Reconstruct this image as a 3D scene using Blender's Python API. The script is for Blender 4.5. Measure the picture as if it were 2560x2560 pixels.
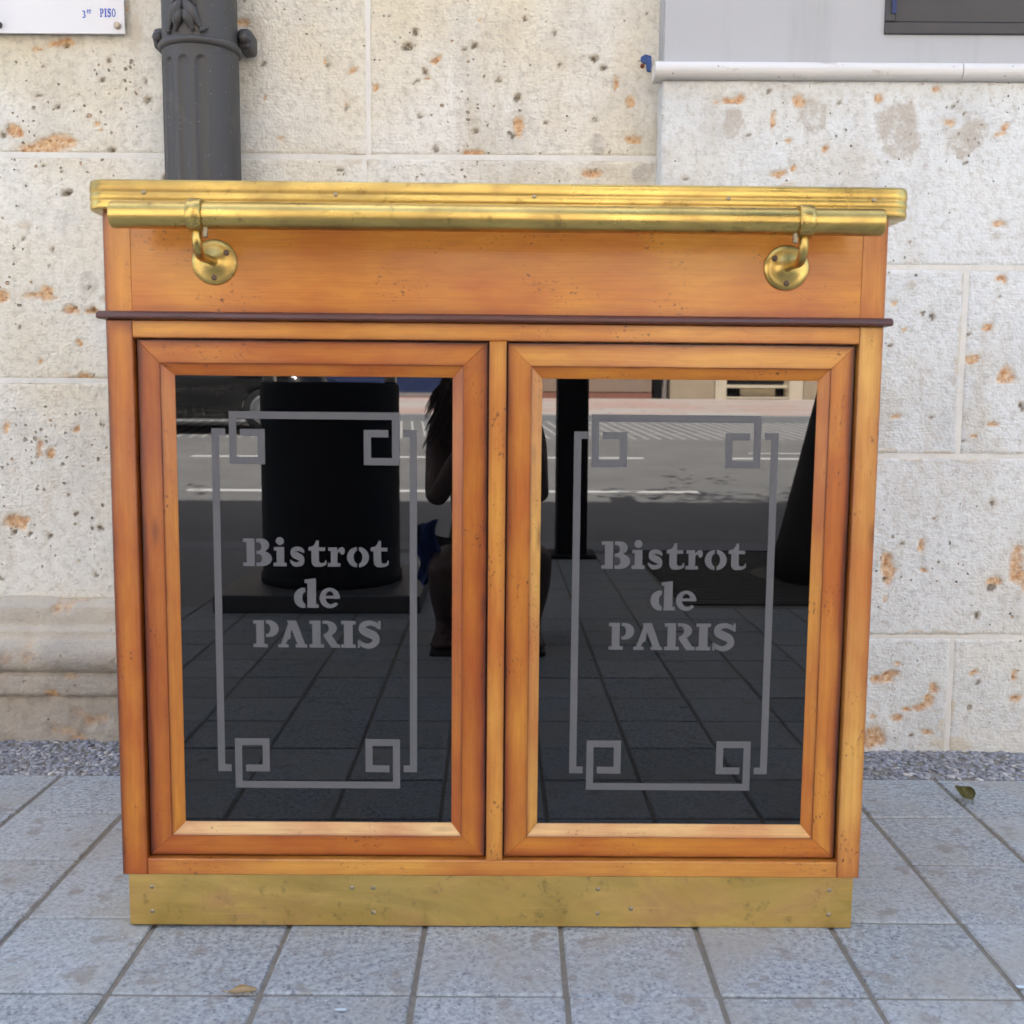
import bpy, bmesh, math, random
import numpy as np
from mathutils import Vector, Matrix
from mathutils.geometry import tessellate_polygon
PI = math.pi
random.seed(7); RNG = np.random.default_rng(11)
for o in list(bpy.data.objects): bpy.data.objects.remove(o)
S = bpy.context.scene
COL = S.collection

# ------------------------------------------------------------------ camera, sky, sun, exposure
cam = bpy.data.cameras.new('camera'); camo = bpy.data.objects.new('camera', cam); COL.objects.link(camo)
cam.sensor_width = 36; cam.lens = 36.96; cam.clip_start = .001; cam.clip_end = 900
def cam_matrix(p, y, r, loc):
    f = Vector((math.sin(y)*math.cos(p), math.cos(y)*math.cos(p), -math.sin(p)))
    rt = Vector((math.cos(y), -math.sin(y), 0)); dn = f.cross(rt)
    c, s = math.cos(r), math.sin(r)
    R, D = c*rt + s*dn, -s*rt + c*dn
    return Matrix(((R.x, -D.x, -f.x, loc[0]), (R.y, -D.y, -f.y, loc[1]), (R.z, -D.z, -f.z, loc[2]), (0, 0, 0, 1)))
camo.matrix_world = cam_matrix(.105634, .000571, -.005761, (.0257, -1.46425, .77253))
S.camera = camo
cam.dof.use_dof = True; cam.dof.focus_distance = 2.3; cam.dof.aperture_fstop = 9.0      # a phone's 3-4 mm pupil
SUN_EL, SUN_ROT = math.radians(58), math.radians(-14)
w = bpy.data.worlds.new('World'); S.world = w; w.use_nodes = True
wn = w.node_tree.nodes; wl = w.node_tree.links
sky = wn.new('ShaderNodeTexSky'); sky.sky_type = 'NISHITA'; sky.sun_disc = False
sky.sun_elevation = SUN_EL; sky.sun_rotation = SUN_ROT; sky.air_density = 1.0; sky.dust_density = 4.0; sky.ozone_density = .1
wl.new(sky.outputs[0], wn['Background'].inputs[0]); wn['Background'].inputs[1].default_value = .105
sl = bpy.data.lights.new('sun', 'SUN'); sl.energy = 5.0; sl.angle = math.radians(.5); sl.color = (1, .97, .925)
so = bpy.data.objects.new('sun', sl); COL.objects.link(so)
sd = Vector((math.sin(SUN_ROT)*math.cos(SUN_EL), math.cos(SUN_ROT)*math.cos(SUN_EL), math.sin(SUN_EL)))
so.rotation_euler = sd.to_track_quat('Z', 'Y').to_euler(); so.location = (0, 6, 20)
S.view_settings.view_transform = 'Standard'; S.view_settings.look = 'None'
S.view_settings.exposure = 2.68; S.view_settings.gamma = 1; S.view_settings.use_curve_mapping = False
S.cycles.max_bounces = 6; S.cycles.diffuse_bounces = 3; S.cycles.glossy_bounces = 4; S.cycles.transmission_bounces = 2; S.cycles.use_light_tree = False; S.cycles.use_denoising = True; S.cycles.use_adaptive_sampling = True; S.cycles.adaptive_threshold = .025

# ------------------------------------------------------------------ material helpers
class NT:
    def __init__(s, name):
        s.m = bpy.data.materials.new(name); s.m.use_nodes = True
        s.t = s.m.node_tree; s.n = s.t.nodes; s.l = s.t.links
        s.b = s.n['Principled BSDF']
    def node(s, typ, ins=None, **kw):
        n = s.n.new(typ)
        for k, v in kw.items(): setattr(n, k, v)
        for k, v in (ins or {}).items(): s.put(n.inputs[k], v)
        return n
    def put(s, sock, v):
        if isinstance(v, bpy.types.NodeSocket): s.l.new(v, sock)
        else:
            if hasattr(sock.default_value, '__len__') and len(sock.default_value) == 4 and hasattr(v, '__len__') and len(v) == 3: v = (*v, 1)
            sock.default_value = v
    def noise(s, vec, scale, detail=3, rough=.55, dist=0):
        n = s.node('ShaderNodeTexNoise', {'Scale': scale, 'Detail': detail, 'Roughness': rough, 'Distortion': dist})
        if vec is not None: s.put(n.inputs['Vector'], vec)
        return n.outputs['Fac']
    def voro(s, vec, scale, out='Distance', feature='F1', rand=1):
        n = s.node('ShaderNodeTexVoronoi', {'Scale': scale, 'Randomness': rand}, feature=feature)
        if vec is not None: s.put(n.inputs['Vector'], vec)
        return n.outputs[out]
    def ramp(s, fac, *stops, interp='LINEAR'):
        n = s.node('ShaderNodeValToRGB', {'Fac': fac}); e = n.color_ramp.elements; n.color_ramp.interpolation = interp
        while len(e) < len(stops): e.new(.5)
        for i, (p, c) in enumerate(stops):
            e[i].position = p; e[i].color = (c, c, c, 1) if isinstance(c, (int, float)) else (*c, 1)
        return n.outputs['Color']
    def mix(s, fac, a, b, mode='MIX'):
        n = s.node('ShaderNodeMix', data_type='RGBA', blend_type=mode)
        s.put(n.inputs[0], fac); s.put(n.inputs[6], a); s.put(n.inputs[7], b)
        return n.outputs[2]
    def math(s, op, a, b=0, c=0):
        n = s.node('ShaderNodeMath', operation=op); s.put(n.inputs[0], a); s.put(n.inputs[1], b); s.put(n.inputs[2], c)
        return n.outputs[0]
    def attr(s, name, out='Fac'):
        return s.node('ShaderNodeAttribute', attribute_name=name).outputs[out]
    def pos(s): return s.node('ShaderNodeNewGeometry').outputs['Position']
    def obj(s): return s.node('ShaderNodeTexCoord').outputs['Object']
    def rnd(s): return s.node('ShaderNodeObjectInfo').outputs['Random']
    def map(s, vec, scale=(1, 1, 1), loc=(0, 0, 0), rot=(0, 0, 0)):
        n = s.node('ShaderNodeMapping', {'Vector': vec}); n.inputs['Scale'].default_value = scale
        n.inputs['Location'].default_value = loc; n.inputs['Rotation'].default_value = rot
        return n.outputs[0]
    def bump(s, h, strength=.3, dist=.01, prev=None):
        n = s.node('ShaderNodeBump', {'Height': h, 'Strength': strength, 'Distance': dist})
        if prev is not None: s.put(n.inputs['Normal'], prev)
        return n.outputs[0]
    def done(s, color=None, rough=None, metal=None, normal=None, **kw):
        for k, v in (('Base Color', color), ('Roughness', rough), ('Metallic', metal), ('Normal', normal)):
            if v is not None: s.put(s.b.inputs[k], v)
        for k, v in kw.items(): s.put(s.b.inputs[k.replace('_', ' ')], v)
        return s.m
def plain(name, col, rough=.6, metal=0, var=.12, scale=25, bump=.1, **kw):
    t = NT(name); p = t.obj(); n = t.noise(p, scale, 4)
    c = t.mix(n, tuple(x*(1-var) for x in col), tuple(min(1, x*(1+var)) for x in col))
    r = t.math('ADD', t.math('MULTIPLY', t.noise(p, scale*2.3, 3), .16), max(0, rough-.08))
    return t.done(c, r, metal, t.bump(t.noise(p, scale*6, 3), bump, .002) if bump else None, **kw)

# ---- wood: per-board grain coordinates (metres along, across), tint with painted sheen on some boards, rim patina with bead shadow
def wood(name='cherry_wood'):
    t = NT(name); g = t.attr('grain', 'Vector'); tint = t.attr('tint'); edge = t.attr('edge')
    fine = t.noise(t.map(g, (10, 420, 1)), 1, 3, .6, .3)
    wide = t.noise(t.map(g, (2.6, 20, 1)), 1, 3, .5, .9)
    blot = t.noise(t.map(g, (4.5, 7, 1)), 1, 3)
    base = t.ramp(tint, (0, (.38, .082, .008)), (.35, (.51, .155, .015)), (.62, (.66, .262, .026)), (.85, (.70, .365, .090)), (1, (.84, .57, .27)))  # last stop is the painted sky sheen of the bottom bead
    red = t.mix(1, base, (.80, .56, .44), 'MULTIPLY'); gold = t.mix(1, base, (1.06, 1.12, 1.0), 'MULTIPLY')
    c = t.mix(t.ramp(blot, (.36, 0), (.50, .5), (.64, 1)), red, gold)
    wv = t.node('ShaderNodeTexWave', {'Vector': t.map(g, (.9, 1, 1)), 'Scale': 17.0, 'Distortion': 7.0, 'Detail': 3.0, 'Detail Scale': 1.4}, bands_direction='Y').outputs['Fac']
    c = t.mix(t.math('MULTIPLY', t.ramp(wv, (.25, 1), (.62, 0)), .15), c, t.mix(1, c, (.72, .55, .42), 'MULTIPLY'))
    c = t.mix(t.ramp(wide, (.36, .24), (.60, 0)), c, t.mix(1, c, (.72, .54, .42), 'MULTIPLY'))
    c = t.mix(t.math('MULTIPLY', t.ramp(fine, (.40, 1), (.58, 0)), .24), c, t.mix(1, c, (.62, .46, .38), 'MULTIPLY'))
    # distressing: clustered worm specks
    spk = t.math('MULTIPLY', t.ramp(t.noise(t.map(g, (150, 210, 1)), 1, 2), (.60, 0), (.70, 1)), t.ramp(t.noise(t.map(g, (13, 17, 1)), 1, 3), (.54, 0), (.66, 1)))
    c = t.mix(t.math('MULTIPLY', spk, .9), c, (.06, .016, .007))
    kn = t.ramp(t.voro(t.map(g, (5, 14, 1)), 1), (.035, 1), (.13, 0))
    c = t.mix(t.math('MULTIPLY', kn, .55), c, (.12, .03, .008))
    # patina rubbed into the rims, plus shadow lines painted on the glazing beads
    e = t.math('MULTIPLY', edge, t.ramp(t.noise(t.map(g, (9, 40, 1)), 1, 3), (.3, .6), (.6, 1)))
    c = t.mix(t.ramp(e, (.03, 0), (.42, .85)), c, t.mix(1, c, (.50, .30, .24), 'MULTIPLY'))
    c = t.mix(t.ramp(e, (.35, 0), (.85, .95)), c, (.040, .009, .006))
    r = t.ramp(fine, (.3, .33), (.7, .46))
    return t.done(c, r, None, t.bump(fine, .12, .0006), Coat_Weight=.7, Coat_Roughness=.2, Specular_IOR_Level=.4)
WOOD = wood()
DARKWOOD = plain('dark_stained_moulding', (.10, .030, .020), .38, 0, .3, 40, .08, Coat_Weight=.3, Coat_Roughness=.25)
def brass(name, col, dull, brown, rough, patch):
    t = NT(name); p = t.obj()
    a = t.noise(t.map(p, (3.0, 6, 11)), 1, 5, .65, 1.0); b = t.noise(t.map(p, (16, 70, 190)), 1, 4, .6); c = t.noise(p, 48, 5, .7); d = t.noise(t.map(p, (7, 9, 14)), 1, 4, .6, .5)
    k = t.mix(t.ramp(a, (.38, 0), (.60, 1)), col, dull)
    k = t.mix(t.ramp(d, (.50, 0), (.72, patch)), k, brown)
    k = t.mix(t.ramp(c, (.58, 0), (.74, .7)), k, tuple(x*.5 for x in brown))
    sc = t.ramp(t.noise(t.map(p, (5, 300, 420), rot=(0, .2, 0)), 1, 2, .5), (.66, 0), (.72, .35))
    k = t.mix(sc, k, tuple(min(1, x*1.15) for x in col))
    r = t.math('ADD', t.math('MULTIPLY', t.ramp(d, (.35, 0), (.7, 1)), .20), t.math('ADD', t.math('MULTIPLY', b, .07), rough-.04))
    return t.done(k, r, 1, t.bump(b, .04, .0004, t.bump(c, .05, .0006)))
BRASS = brass('aged_brass', (.68, .49, .155), (.48, .345, .11), (.30, .20, .08), .25, .75)
BRASSK = brass('dull_brass_sheet', (.86, .61, .20), (.70, .48, .14), (.62, .38, .18), .34, .8)
SCREW = plain('worn_screw_metal', (.40, .33, .22), .5, .8, .3, 300, .2)
# black back-painted glass: only the first surface reflects
t = NT('black_glass'); t.done((.0008, .0008, .001), .012, None, None, IOR=1.78)
GLASS = t.m
FROST = plain('etched_grey_film', (.13, .13, .136), .75, 0, .06, 60, 0, Specular_IOR_Level=.2)

# ---- limestone
def limestone(name, base, cream, pits=1.0, dirt=(.40, .36, .29)):
    t = NT(name); p = t.pos()
    big = t.noise(p, 1.7, 3, .6); mid = t.noise(p, 7, 3, .65); fine = t.noise(p, 60, 4, .7)
    c = t.mix(t.ramp(big, (.42, 0), (.66, 1)), base, cream)
    c = t.mix(t.ramp(mid, (.30, .6), (.5, 0)), c, tuple(x*.80 for x in base))
    grime = t.noise(t.map(p, (5, 5, 2.2)), 1, 4, .7)
    c = t.mix(t.ramp(grime, (.52, 0), (.72, .7)), c, (.53, .47, .36))
    c = t.mix(t.math('MULTIPLY', t.rnd(), .12), c, cream)
    c = t.mix(t.ramp(fine, (.30, .55), (.52, 0)), c, dirt)
    # small dark pits in two sizes, radius varied cell by cell
    wob = t.mix(.012, p, t.node('ShaderNodeTexNoise', {'Vector': p, 'Scale': 40.0}).outputs['Color'])
    H = None; msum = None
    for sc, lo, hi, kk in ((42, .23, .08, .75), (90, .36, .10, .75)):
        v = t.node('ShaderNodeTexVoronoi', {'Vector': wob, 'Scale': float(sc)})
        sep = t.node('ShaderNodeSeparateColor', {'Color': v.outputs['Color']})
        rad = t.math('MULTIPLY', t.math('MULTIPLY', t.math('POWER', sep.outputs[0], 4), lo*pits), t.ramp(t.noise(p, 4.2, 3, .6), (.40, .25), (.64, 1)))
        m = t.math('MULTIPLY', t.math('SUBTRACT', rad, v.outputs['Distance']), 1/hi)
        m = t.math('MINIMUM', t.math('MAXIMUM', m, 0), 1)
        tone = t.mix(sep.outputs[1], (.10, .08, .05), t.mix(t.math('GREATER_THAN', sep.outputs[2], .6), (.30, .23, .14), (.55, .33, .16)))
        c = t.mix(t.math('MULTIPLY', m, kk), c, tone)
        msum = m if msum is None else t.math('MAXIMUM', msum, m)
    # mapped chips and stains carried by the mesh
    och, gry, pit, mor = (t.attr(a) for a in ('ochre', 'grey', 'pit', 'mortar'))
    br = t.ramp(t.noise(p, 130, 3), (.25, .55), (.6, 1))
    c = t.mix(t.math('MULTIPLY', t.attr('halo'), t.ramp(t.noise(p, 70, 3), (.35, 0), (.65, .75))), c, (.52, .45, .33))
    c = t.mix(t.math('MULTIPLY', mor, .9), c, (.62, .56, .45))
    c = t.mix(t.math('MULTIPLY', gry, t.ramp(t.noise(p, 34, 4, .7), (.36, .15), (.58, .85))), c, (.48, .435, .365))
    oc = t.mix(t.ramp(t.noise(p, 90, 4), (.35, 0), (.62, 1)), (.46, .20, .06), (.74, .50, .27))
    c = t.mix(t.math('MULTIPLY', t.math('MULTIPLY', och, br), .95), c, oc)
    c = t.mix(t.math('MULTIPLY', pit, t.ramp(t.noise(p, 160, 2), (.3, .45), (.6, .9))), c, (.10, .075, .045))
    b1 = t.bump(t.math('MULTIPLY', msum, -1), .9, .006)
    b2 = t.bump(fine, .42, .006, b1)
    comb = t.noise(t.map(p, (28, 28, 230)), 1, 3, .6)
    b3 = t.bump(t.voro(p, 170, 'Distance', 'SMOOTH_F1'), .40, .004, t.bump(comb, .42, .0035, b2))
    return t.done(c, .9, None, b3, Specular_IOR_Level=.25)
STONE = limestone('pale_limestone', (.725, .748, .735), (.70, .675, .58), 1.05)
PLINTH = limestone('plinth_limestone', (.36, .34, .305), (.42, .365, .295), .9, (.21, .19, .165))
MORTAR = plain('cream_mortar', (.73, .715, .655), .9, 0, .15, 30, .5)

# ---- ground
def granite(name, a, b, fleck, dirt):
    t = NT(name); p = t.pos()
    n1 = t.noise(p, 105, 3, .8); n2 = t.noise(p, 100, 3, .7); v = t.voro(p, 92)
    c = t.mix(t.ramp(n1, (.42, 0), (.58, 1)), b, a)
    c = t.mix(t.ramp(n2, (.34, .7), (.44, 0)), c, fleck)
    c = t.mix(t.ramp(v, (.15, .72), (.27, 0)), c, (.13, .14, .17))
    rd = t.rnd(); c = t.mix(t.ramp(rd, (0, .45), (.5, 0)), c, t.mix(1, c, (.72, .72, .70), 'MULTIPLY')); c = t.mix(t.ramp(rd, (.6, 0), (1, .35)), c, (.45, .475, .485))
    d = t.noise(p, 4.5, 5, .65)
    c = t.mix(t.ramp(d, (.46, 0), (.66, .75)), c, dirt)
    c = t.mix(t.math('MULTIPLY', t.ramp(t.noise(p, 21, 4, .6), (.57, 0), (.66, 1)), .6), c, (.24, .215, .18))
    c = t.mix(t.math('MULTIPLY', t.ramp(t.voro(t.map(p, (1, 1, 1), (.3, .7, 0)), 5.5), (.05, 1), (.085, 0)), .55), c, (.13, .125, .12))
    c = t.mix(t.ramp(t.voro(p, 45), (.05, .8), (.10, 0)), c, (.62, .62, .62))
    return t.done(c, .72, None, t.bump(n1, .22, .0015, t.bump(t.noise(p, 30, 4), .2, .002)), Specular_IOR_Level=.35)
GRAN = granite('grey_granite', (.435, .470, .488), (.285, .312, .330), (.105, .118, .135), (.35, .345, .31))
GROUT = plain('sandy_joint_filler', (.215, .20, .165), .95, 0, .35, 60, .6)
ASPH = plain('asphalt', (.21, .207, .201), .85, 0, .3, 1.6, .5)
CONC = plain('concrete', (.26, .26, .255), .85, 0, .15, 8, .3)
KERBM = plain('kerb_granite', (.27, .275, .285), .8, 0, .2, 40, .3)
WHITEP = plain('road_paint', (.72, .71, .68), .7, 0, .12, 30, .2)
IRON = plain('grey_cast_iron', (.056, .054, .053), .52, .0, .22, 14, .25, Specular_IOR_Level=.5)
t = NT('grey_cast_iron_paint'); p = t.pos(); n = t.noise(t.map(p, (9, 9, 2.5)), 1, 4, .65); f = t.voro(p, 75)
c = t.mix(n, (.043, .042, .042), (.070, .067, .064)); c = t.mix(t.ramp(t.noise(p, 22, 5, .7), (.58, 0), (.72, .6)), c, (.105, .095, .08)); c = t.mix(t.ramp(f, (.045, .9), (.07, 0)), c, (.42, .41, .39))
t.done(c, .55, None, t.bump(t.noise(p, 90, 4), .25, .0015)); IRON = t.m
DARKMETAL = plain('dark_painted_metal', (.013, .013, .014), .7, .0, .2, 20, .1, Specular_IOR_Level=.25)
t = NT('grey_render'); p = t.pos(); n = t.noise(p, 2.2, 4)
t.done(t.mix(t.ramp(t.noise(t.map(p, (14, 14, 1.1)), 1, 4, .65), (.52, 0), (.74, .5)), t.mix(n, (.42, .43, .44), (.49, .49, .485)), (.36, .36, .35)), .85, None, t.bump(t.noise(p, 160, 4), .12, .002)); RENDERM = t.m
t = NT('white_stone_sill'); p = t.pos(); c = t.mix(t.noise(p, 9, 4), (.66, .65, .61), (.74, .73, .71)); c = t.mix(t.ramp(t.noise(t.map(p, (14, 14, 30)), 1, 5, .7), (.60, 0), (.72, .7)), c, (.36, .32, .26)); c = t.mix(t.ramp(t.voro(p, 38), (.04, .9), (.09, 0)), c, (.20, .17, .13))
t.done(c, .5, None, t.bump(t.noise(p, 60, 4), .2, .003)); MARBLE = t.m
WINFRAME = plain('anthracite_window_frame', (.050, .048, .050), .45, .1, .1, 20, .05)
t = NT('window_glass'); t.done((.02, .025, .03), .03, None, None, IOR=1.5); WGLASS = t.m
SIGNM = plain('white_acrylic', (.70, .71, .73), .06, 0, .02, 8, 0, IOR=1.5)
BLUEINK = plain('blue_print', (.030, .10, .50), .4, 0, .1, 60, 0)

# ------------------------------------------------------------------ object helpers
def tag(o, label=None, cat=None, group=None, kind=None):
    if label: o['label'] = label
    if cat: o['category'] = cat
    if group: o['group'] = group
    if kind: o['kind'] = kind
    return o
def empty(name, loc=(0, 0, 0), rot=(0, 0, 0), **k):
    o = bpy.data.objects.new(name, None); COL.objects.link(o); o.location = loc; o.rotation_euler = rot; o.empty_display_size = .1
    return tag(o, **k)
def link(name, me, mat, parent=None, smooth=False, **k):
    o = bpy.data.objects.new(name, me); COL.objects.link(o)
    if mat is not None and not me.materials: me.materials.append(mat)
    if parent is not None: o.parent = parent
    if smooth is not None:
        me.polygons.foreach_set('use_smooth', [bool(smooth)]*len(me.polygons))
    return tag(o, **k)
def pyd(name, V, F, mat, parent=None, smooth=False, attrs=None, **k):
    me = bpy.data.meshes.new(name); me.from_pydata([tuple(map(float, v)) for v in V], [], F); me.update()
    for an, (ty, vals) in (attrs or {}).items():
        a = me.attributes.new(an, ty, 'POINT'); a.data.foreach_set('vector' if ty == 'FLOAT_VECTOR' else 'value', np.asarray(vals, dtype=np.float32).ravel())
    return link(name, me, mat, parent, smooth, **k)
def frombm(name, bm, mat, parent=None, smooth=False, **k):
    me = bpy.data.meshes.new(name); bmesh.ops.recalc_face_normals(bm, faces=bm.faces); bm.to_mesh(me); bm.free()
    return link(name, me, mat, parent, smooth, **k)
def bm_box(bm, x0, x1, y0, y1, z0, z1, bev=0, seg=1):
    vs = [bm.verts.new((x, y, z)) for x in (x0, x1) for y in (y0, y1) for z in (z0, z1)]
    fs = [bm.faces.new([vs[i] for i in q]) for q in ((0, 1, 3, 2), (4, 6, 7, 5), (0, 4, 5, 1), (2, 3, 7, 6), (0, 2, 6, 4), (1, 5, 7, 3))]
    if bev:
        es = list({e for f in fs for e in f.edges})
        bmesh.ops.bevel(bm, geom=es, offset=bev, segments=seg, affect='EDGES', profile=.5)
def box(name, x0, x1, y0, y1, z0, z1, mat, parent=None, bev=0, seg=1, **k):
    bm = bmesh.new(); bm_box(bm, x0, x1, y0, y1, z0, z1, bev, seg); return frombm(name, bm, mat, parent, **k)
def bm_tube(bm, pts, rad, seg=12, cap=True, sq=1.0):
    pts = [Vector(p) for p in pts]; n = len(pts); rad = rad if hasattr(rad, '__len__') else [rad]*n; rings = []
    up = Vector((0, 0, 1)); T0 = (pts[1]-pts[0]).normalized()
    if abs(T0.dot(up)) > .9: up = Vector((1, 0, 0))
    A = T0.cross(up).normalized()
    for i, p in enumerate(pts):
        T = (pts[min(i+1, n-1)]-pts[max(i-1, 0)]).normalized()
        A = (A - T*A.dot(T)).normalized(); B = T.cross(A)
        rings.append([bm.verts.new(p + (A*math.cos(a)+B*math.sin(a)*sq)*rad[i]) for a in (2*PI*j/seg for j in range(seg))])
    for a, b in zip(rings, rings[1:]):
        for j in range(seg): bm.faces.new((a[j], a[(j+1) % seg], b[(j+1) % seg], b[j]))
    if cap: bm.faces.new(rings[0][::-1]); bm.faces.new(rings[-1])
def tube(name, pts, rad, mat, parent=None, seg=12, smooth=True, **k):
    bm = bmesh.new(); bm_tube(bm, pts, rad, seg); return frombm(name, bm, mat, parent, smooth, **k)
def bm_lathe(bm, prof, seg=24, M=None):
    """prof: (r, h) list, axis z; M maps to place"""
    M = M or Matrix(); rings = []
    for r, h in prof:
        rings.append([bm.verts.new(M @ Vector((r*math.cos(a), r*math.sin(a), h))) for a in (2*PI*j/seg for j in range(seg))] if r > 1e-6 else [bm.verts.new(M @ Vector((0, 0, h)))])
    for a, b in zip(rings, rings[1:]):
        for j in range(seg):
            k = (j+1) % seg
            q = [a[j % len(a)], a[k % len(a)], b[k % len(b)], b[j % len(b)]]
            q = list(dict.fromkeys(q))
            if len(q) > 2: bm.faces.new(q)
def lathe(name, prof, mat, parent=None, seg=24, M=None, smooth=True, **k):
    bm = bmesh.new(); bm_lathe(bm, prof, seg, M); return frombm(name, bm, mat, parent, smooth, **k)
FWD = Matrix.Rotation(PI/2, 4, 'X')          # lathe axis z -> -y (towards the street)
def vnoise(x, y, sc, seed=0):
    """smooth value noise on arrays, 0..1"""
    g = np.random.default_rng(seed).random((64, 64)); x = x*sc; y = y*sc
    xi = np.floor(x).astype(int); yi = np.floor(y).astype(int); fx = x-xi; fy = y-yi
    fx = fx*fx*(3-2*fx); fy = fy*fy*(3-2*fy)
    a = g[xi % 64, yi % 64]; b = g[(xi+1) % 64, yi % 64]; c = g[xi % 64, (yi+1) % 64]; d = g[(xi+1) % 64, (yi+1) % 64]
    return (a*(1-fx)+b*fx)*(1-fy)+(c*(1-fx)+d*fx)*fy
def fbm(x, y, sc, seed=0, o=4):
    return sum(vnoise(x, y, sc*2**i, seed+i)*.5**i for i in range(o))/sum(.5**i for i in range(o))

# a timber board: 3D quad face (P00->P10 along the grain, P00->P01 across) with eased edges, pushed back by 'back'
SEED = [0]
def board(name, P00, P10, P11, P01, back, parent, tint=.5, stain=(1, 1, 1, 1), ease=.0014, width=.007, mat=None):
    P = [np.array(q, float) for q in (P00, P10, P11, P01)]
    L = np.linalg.norm(P[1]-P[0]); W = np.linalg.norm(P[3]-P[0])
    ns = max(4, int(L/.02)); eS, eT = min(.3, ease/L), min(.3, ease/W)
    ss = np.concatenate([[0, eS], np.linspace(eS, 1-eS, ns)[1:-1], [1-eS, 1]])
    k = [.12, .25, .4, .6, .75, .88]
    tt = np.array([0, eT]+[eT+(1-2*eT)*q for q in k]+[1-eT, 1])
    s, t_ = np.meshgrid(ss, tt, indexing='ij')
    Q = (1-s)[..., None]*(1-t_)[..., None]*P[0]+s[..., None]*(1-t_)[..., None]*P[1]+s[..., None]*t_[..., None]*P[2]+(1-s)[..., None]*t_[..., None]*P[3]
    bk = np.array(back, float); bn = bk/np.linalg.norm(bk)
    rim = (s == 0) | (s == 1) | (t_ == 0) | (t_ == 1)
    Q = Q+rim[..., None]*bn*ease
    a, b = Q.shape[:2]; V = list(Q.reshape(-1, 3)); idx = np.arange(a*b).reshape(a, b)
    F = [(int(idx[i, j]), int(idx[i+1, j]), int(idx[i+1, j+1]), int(idx[i, j+1])) for i in range(a-1) for j in range(b-1)]
    ring = [idx[i, 0] for i in range(a)]+[idx[-1, j] for j in range(1, b)]+[idx[i, -1] for i in range(a-2, -1, -1)]+[idx[0, j] for j in range(b-2, 0, -1)]
    base = len(V); V += [V[i]+bk for i in ring]; n = len(ring)
    F += [(int(ring[i]), base+i, base+(i+1) % n, int(ring[(i+1) % n])) for i in range(n)]
    F.append(tuple(base+i for i in range(n))[::-1])
    V = np.array(V); SEED[0] += 1
    # distances to the four rims
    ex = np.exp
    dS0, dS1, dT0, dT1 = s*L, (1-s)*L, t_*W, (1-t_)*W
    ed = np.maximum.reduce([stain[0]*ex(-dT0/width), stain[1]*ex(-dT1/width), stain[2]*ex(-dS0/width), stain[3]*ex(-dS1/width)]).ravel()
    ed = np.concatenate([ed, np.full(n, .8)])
    gu = np.concatenate([(s*L).ravel(), (s*L).ravel()[ring]]); gv = np.concatenate([(t_*W).ravel(), (t_*W).ravel()[ring]+.01])
    gr = np.stack([gu+SEED[0]*3.7, gv+SEED[0]*1.3, np.full(len(gu), SEED[0]*.731)], 1)
    c = P[0]*0; fn = np.cross(P[1]-P[0], P[3]-P[0])
    if fn@bk > 0: F = [f[::-1] for f in F]
    return pyd(name, V, F, mat or WOOD, parent, False, {'grain': ('FLOAT_VECTOR', gr), 'edge': ('FLOAT', np.clip(ed, 0, 1)), 'tint': ('FLOAT', np.full(len(gu), tint))})
def fboard(name, x0, x1, z0, z1, y, th, parent, horiz, **k):
    if horiz: return board(name, (x0, y, z0), (x1, y, z0), (x1, y, z1), (x0, y, z1), (0, th, 0), parent, **k)
    return board(name, (x0, y, z0), (x0, y, z1), (x1, y, z1), (x1, y, z0), (0, th, 0), parent, **k)
# ================================================================== the setting
# ---- ground, pavement, kerb, road, far pavement
box('ground', -300, 300, -300, 300, -.9, -.6, CONC, kind='structure')
paving = box('pavement', -14, 14, -3.90, .95, -.14, -.0036, GROUT, kind='structure')
TX0, TY0 = -.4985, -.165                        # a joint crossing; 20 cm grid
tile_me = []
for v_ in range(6):
    bm = bmesh.new(); g_ = .0038
    bm_box(bm, -.1+g_, .1-g_, -.1+g_*.6, .1-g_*.6, -.03, 0, .0024, 1)
    r_ = random.Random(v_)
    for q in bm.verts:
        if q.co.z > -.01: q.co.x += r_.uniform(-.0007, .0007); q.co.y += r_.uniform(-.0007, .0007)
    me = bpy.data.meshes.new('tile'); bm.to_mesh(me); bm.free(); me.materials.append(GRAN); tile_me.append(me)
cells = []
for i in range(-24, 30):
    for j in range(-19, 4):
        x, y = TX0+.2*i+.1, TY0+.2*j+.1
        if y < -3.86: continue
        if -1.09 > x and y < -2.3: continue                       # concrete apron there
        if .72 < x < 2.2 and -3.92 < y < -2.43: continue          # tree pit
        cells.append((math.hypot(x-.03, (y+.35)*(1.0 if y > -.4 else .8)), x, y))
cells.sort()
def tile_pose(x, y):
    r_ = random.Random(int(x*1000)*7919+int(y*1000))
    return (x, y, r_.uniform(-.0016, .0006)), (r_.uniform(-.004, .004), r_.uniform(-.004, .004), r_.choice((0, PI))+r_.uniform(-.004, .004)), r_.randrange(6)
for d, x, y in cells[:300]:
    l, e, k = tile_pose(x, y)
    o = bpy.data.objects.new('tile', tile_me[k]); COL.objects.link(o); o.location = l; o.rotation_euler = e; o.parent = paving
bm = bmesh.new()
for d, x, y in cells[300:]:
    l, e, k = tile_pose(x, y); b2 = bmesh.new(); b2.from_mesh(tile_me[k])
    M = Matrix.Translation(l) @ Matrix.Rotation(e[2], 4, 'Z')
    me = bpy.data.meshes.new('t'); bmesh.ops.transform(b2, matrix=M, verts=b2.verts); b2.to_mesh(me); b2.free(); bm.from_mesh(me); bpy.data.meshes.remove(me)
frombm('tile_field', bm, GRAN, paving, kind='stuff')
box('concrete_apron', -14, -1.10, -3.90, -2.26, -.02, -.001, CONC, paving)
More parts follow.
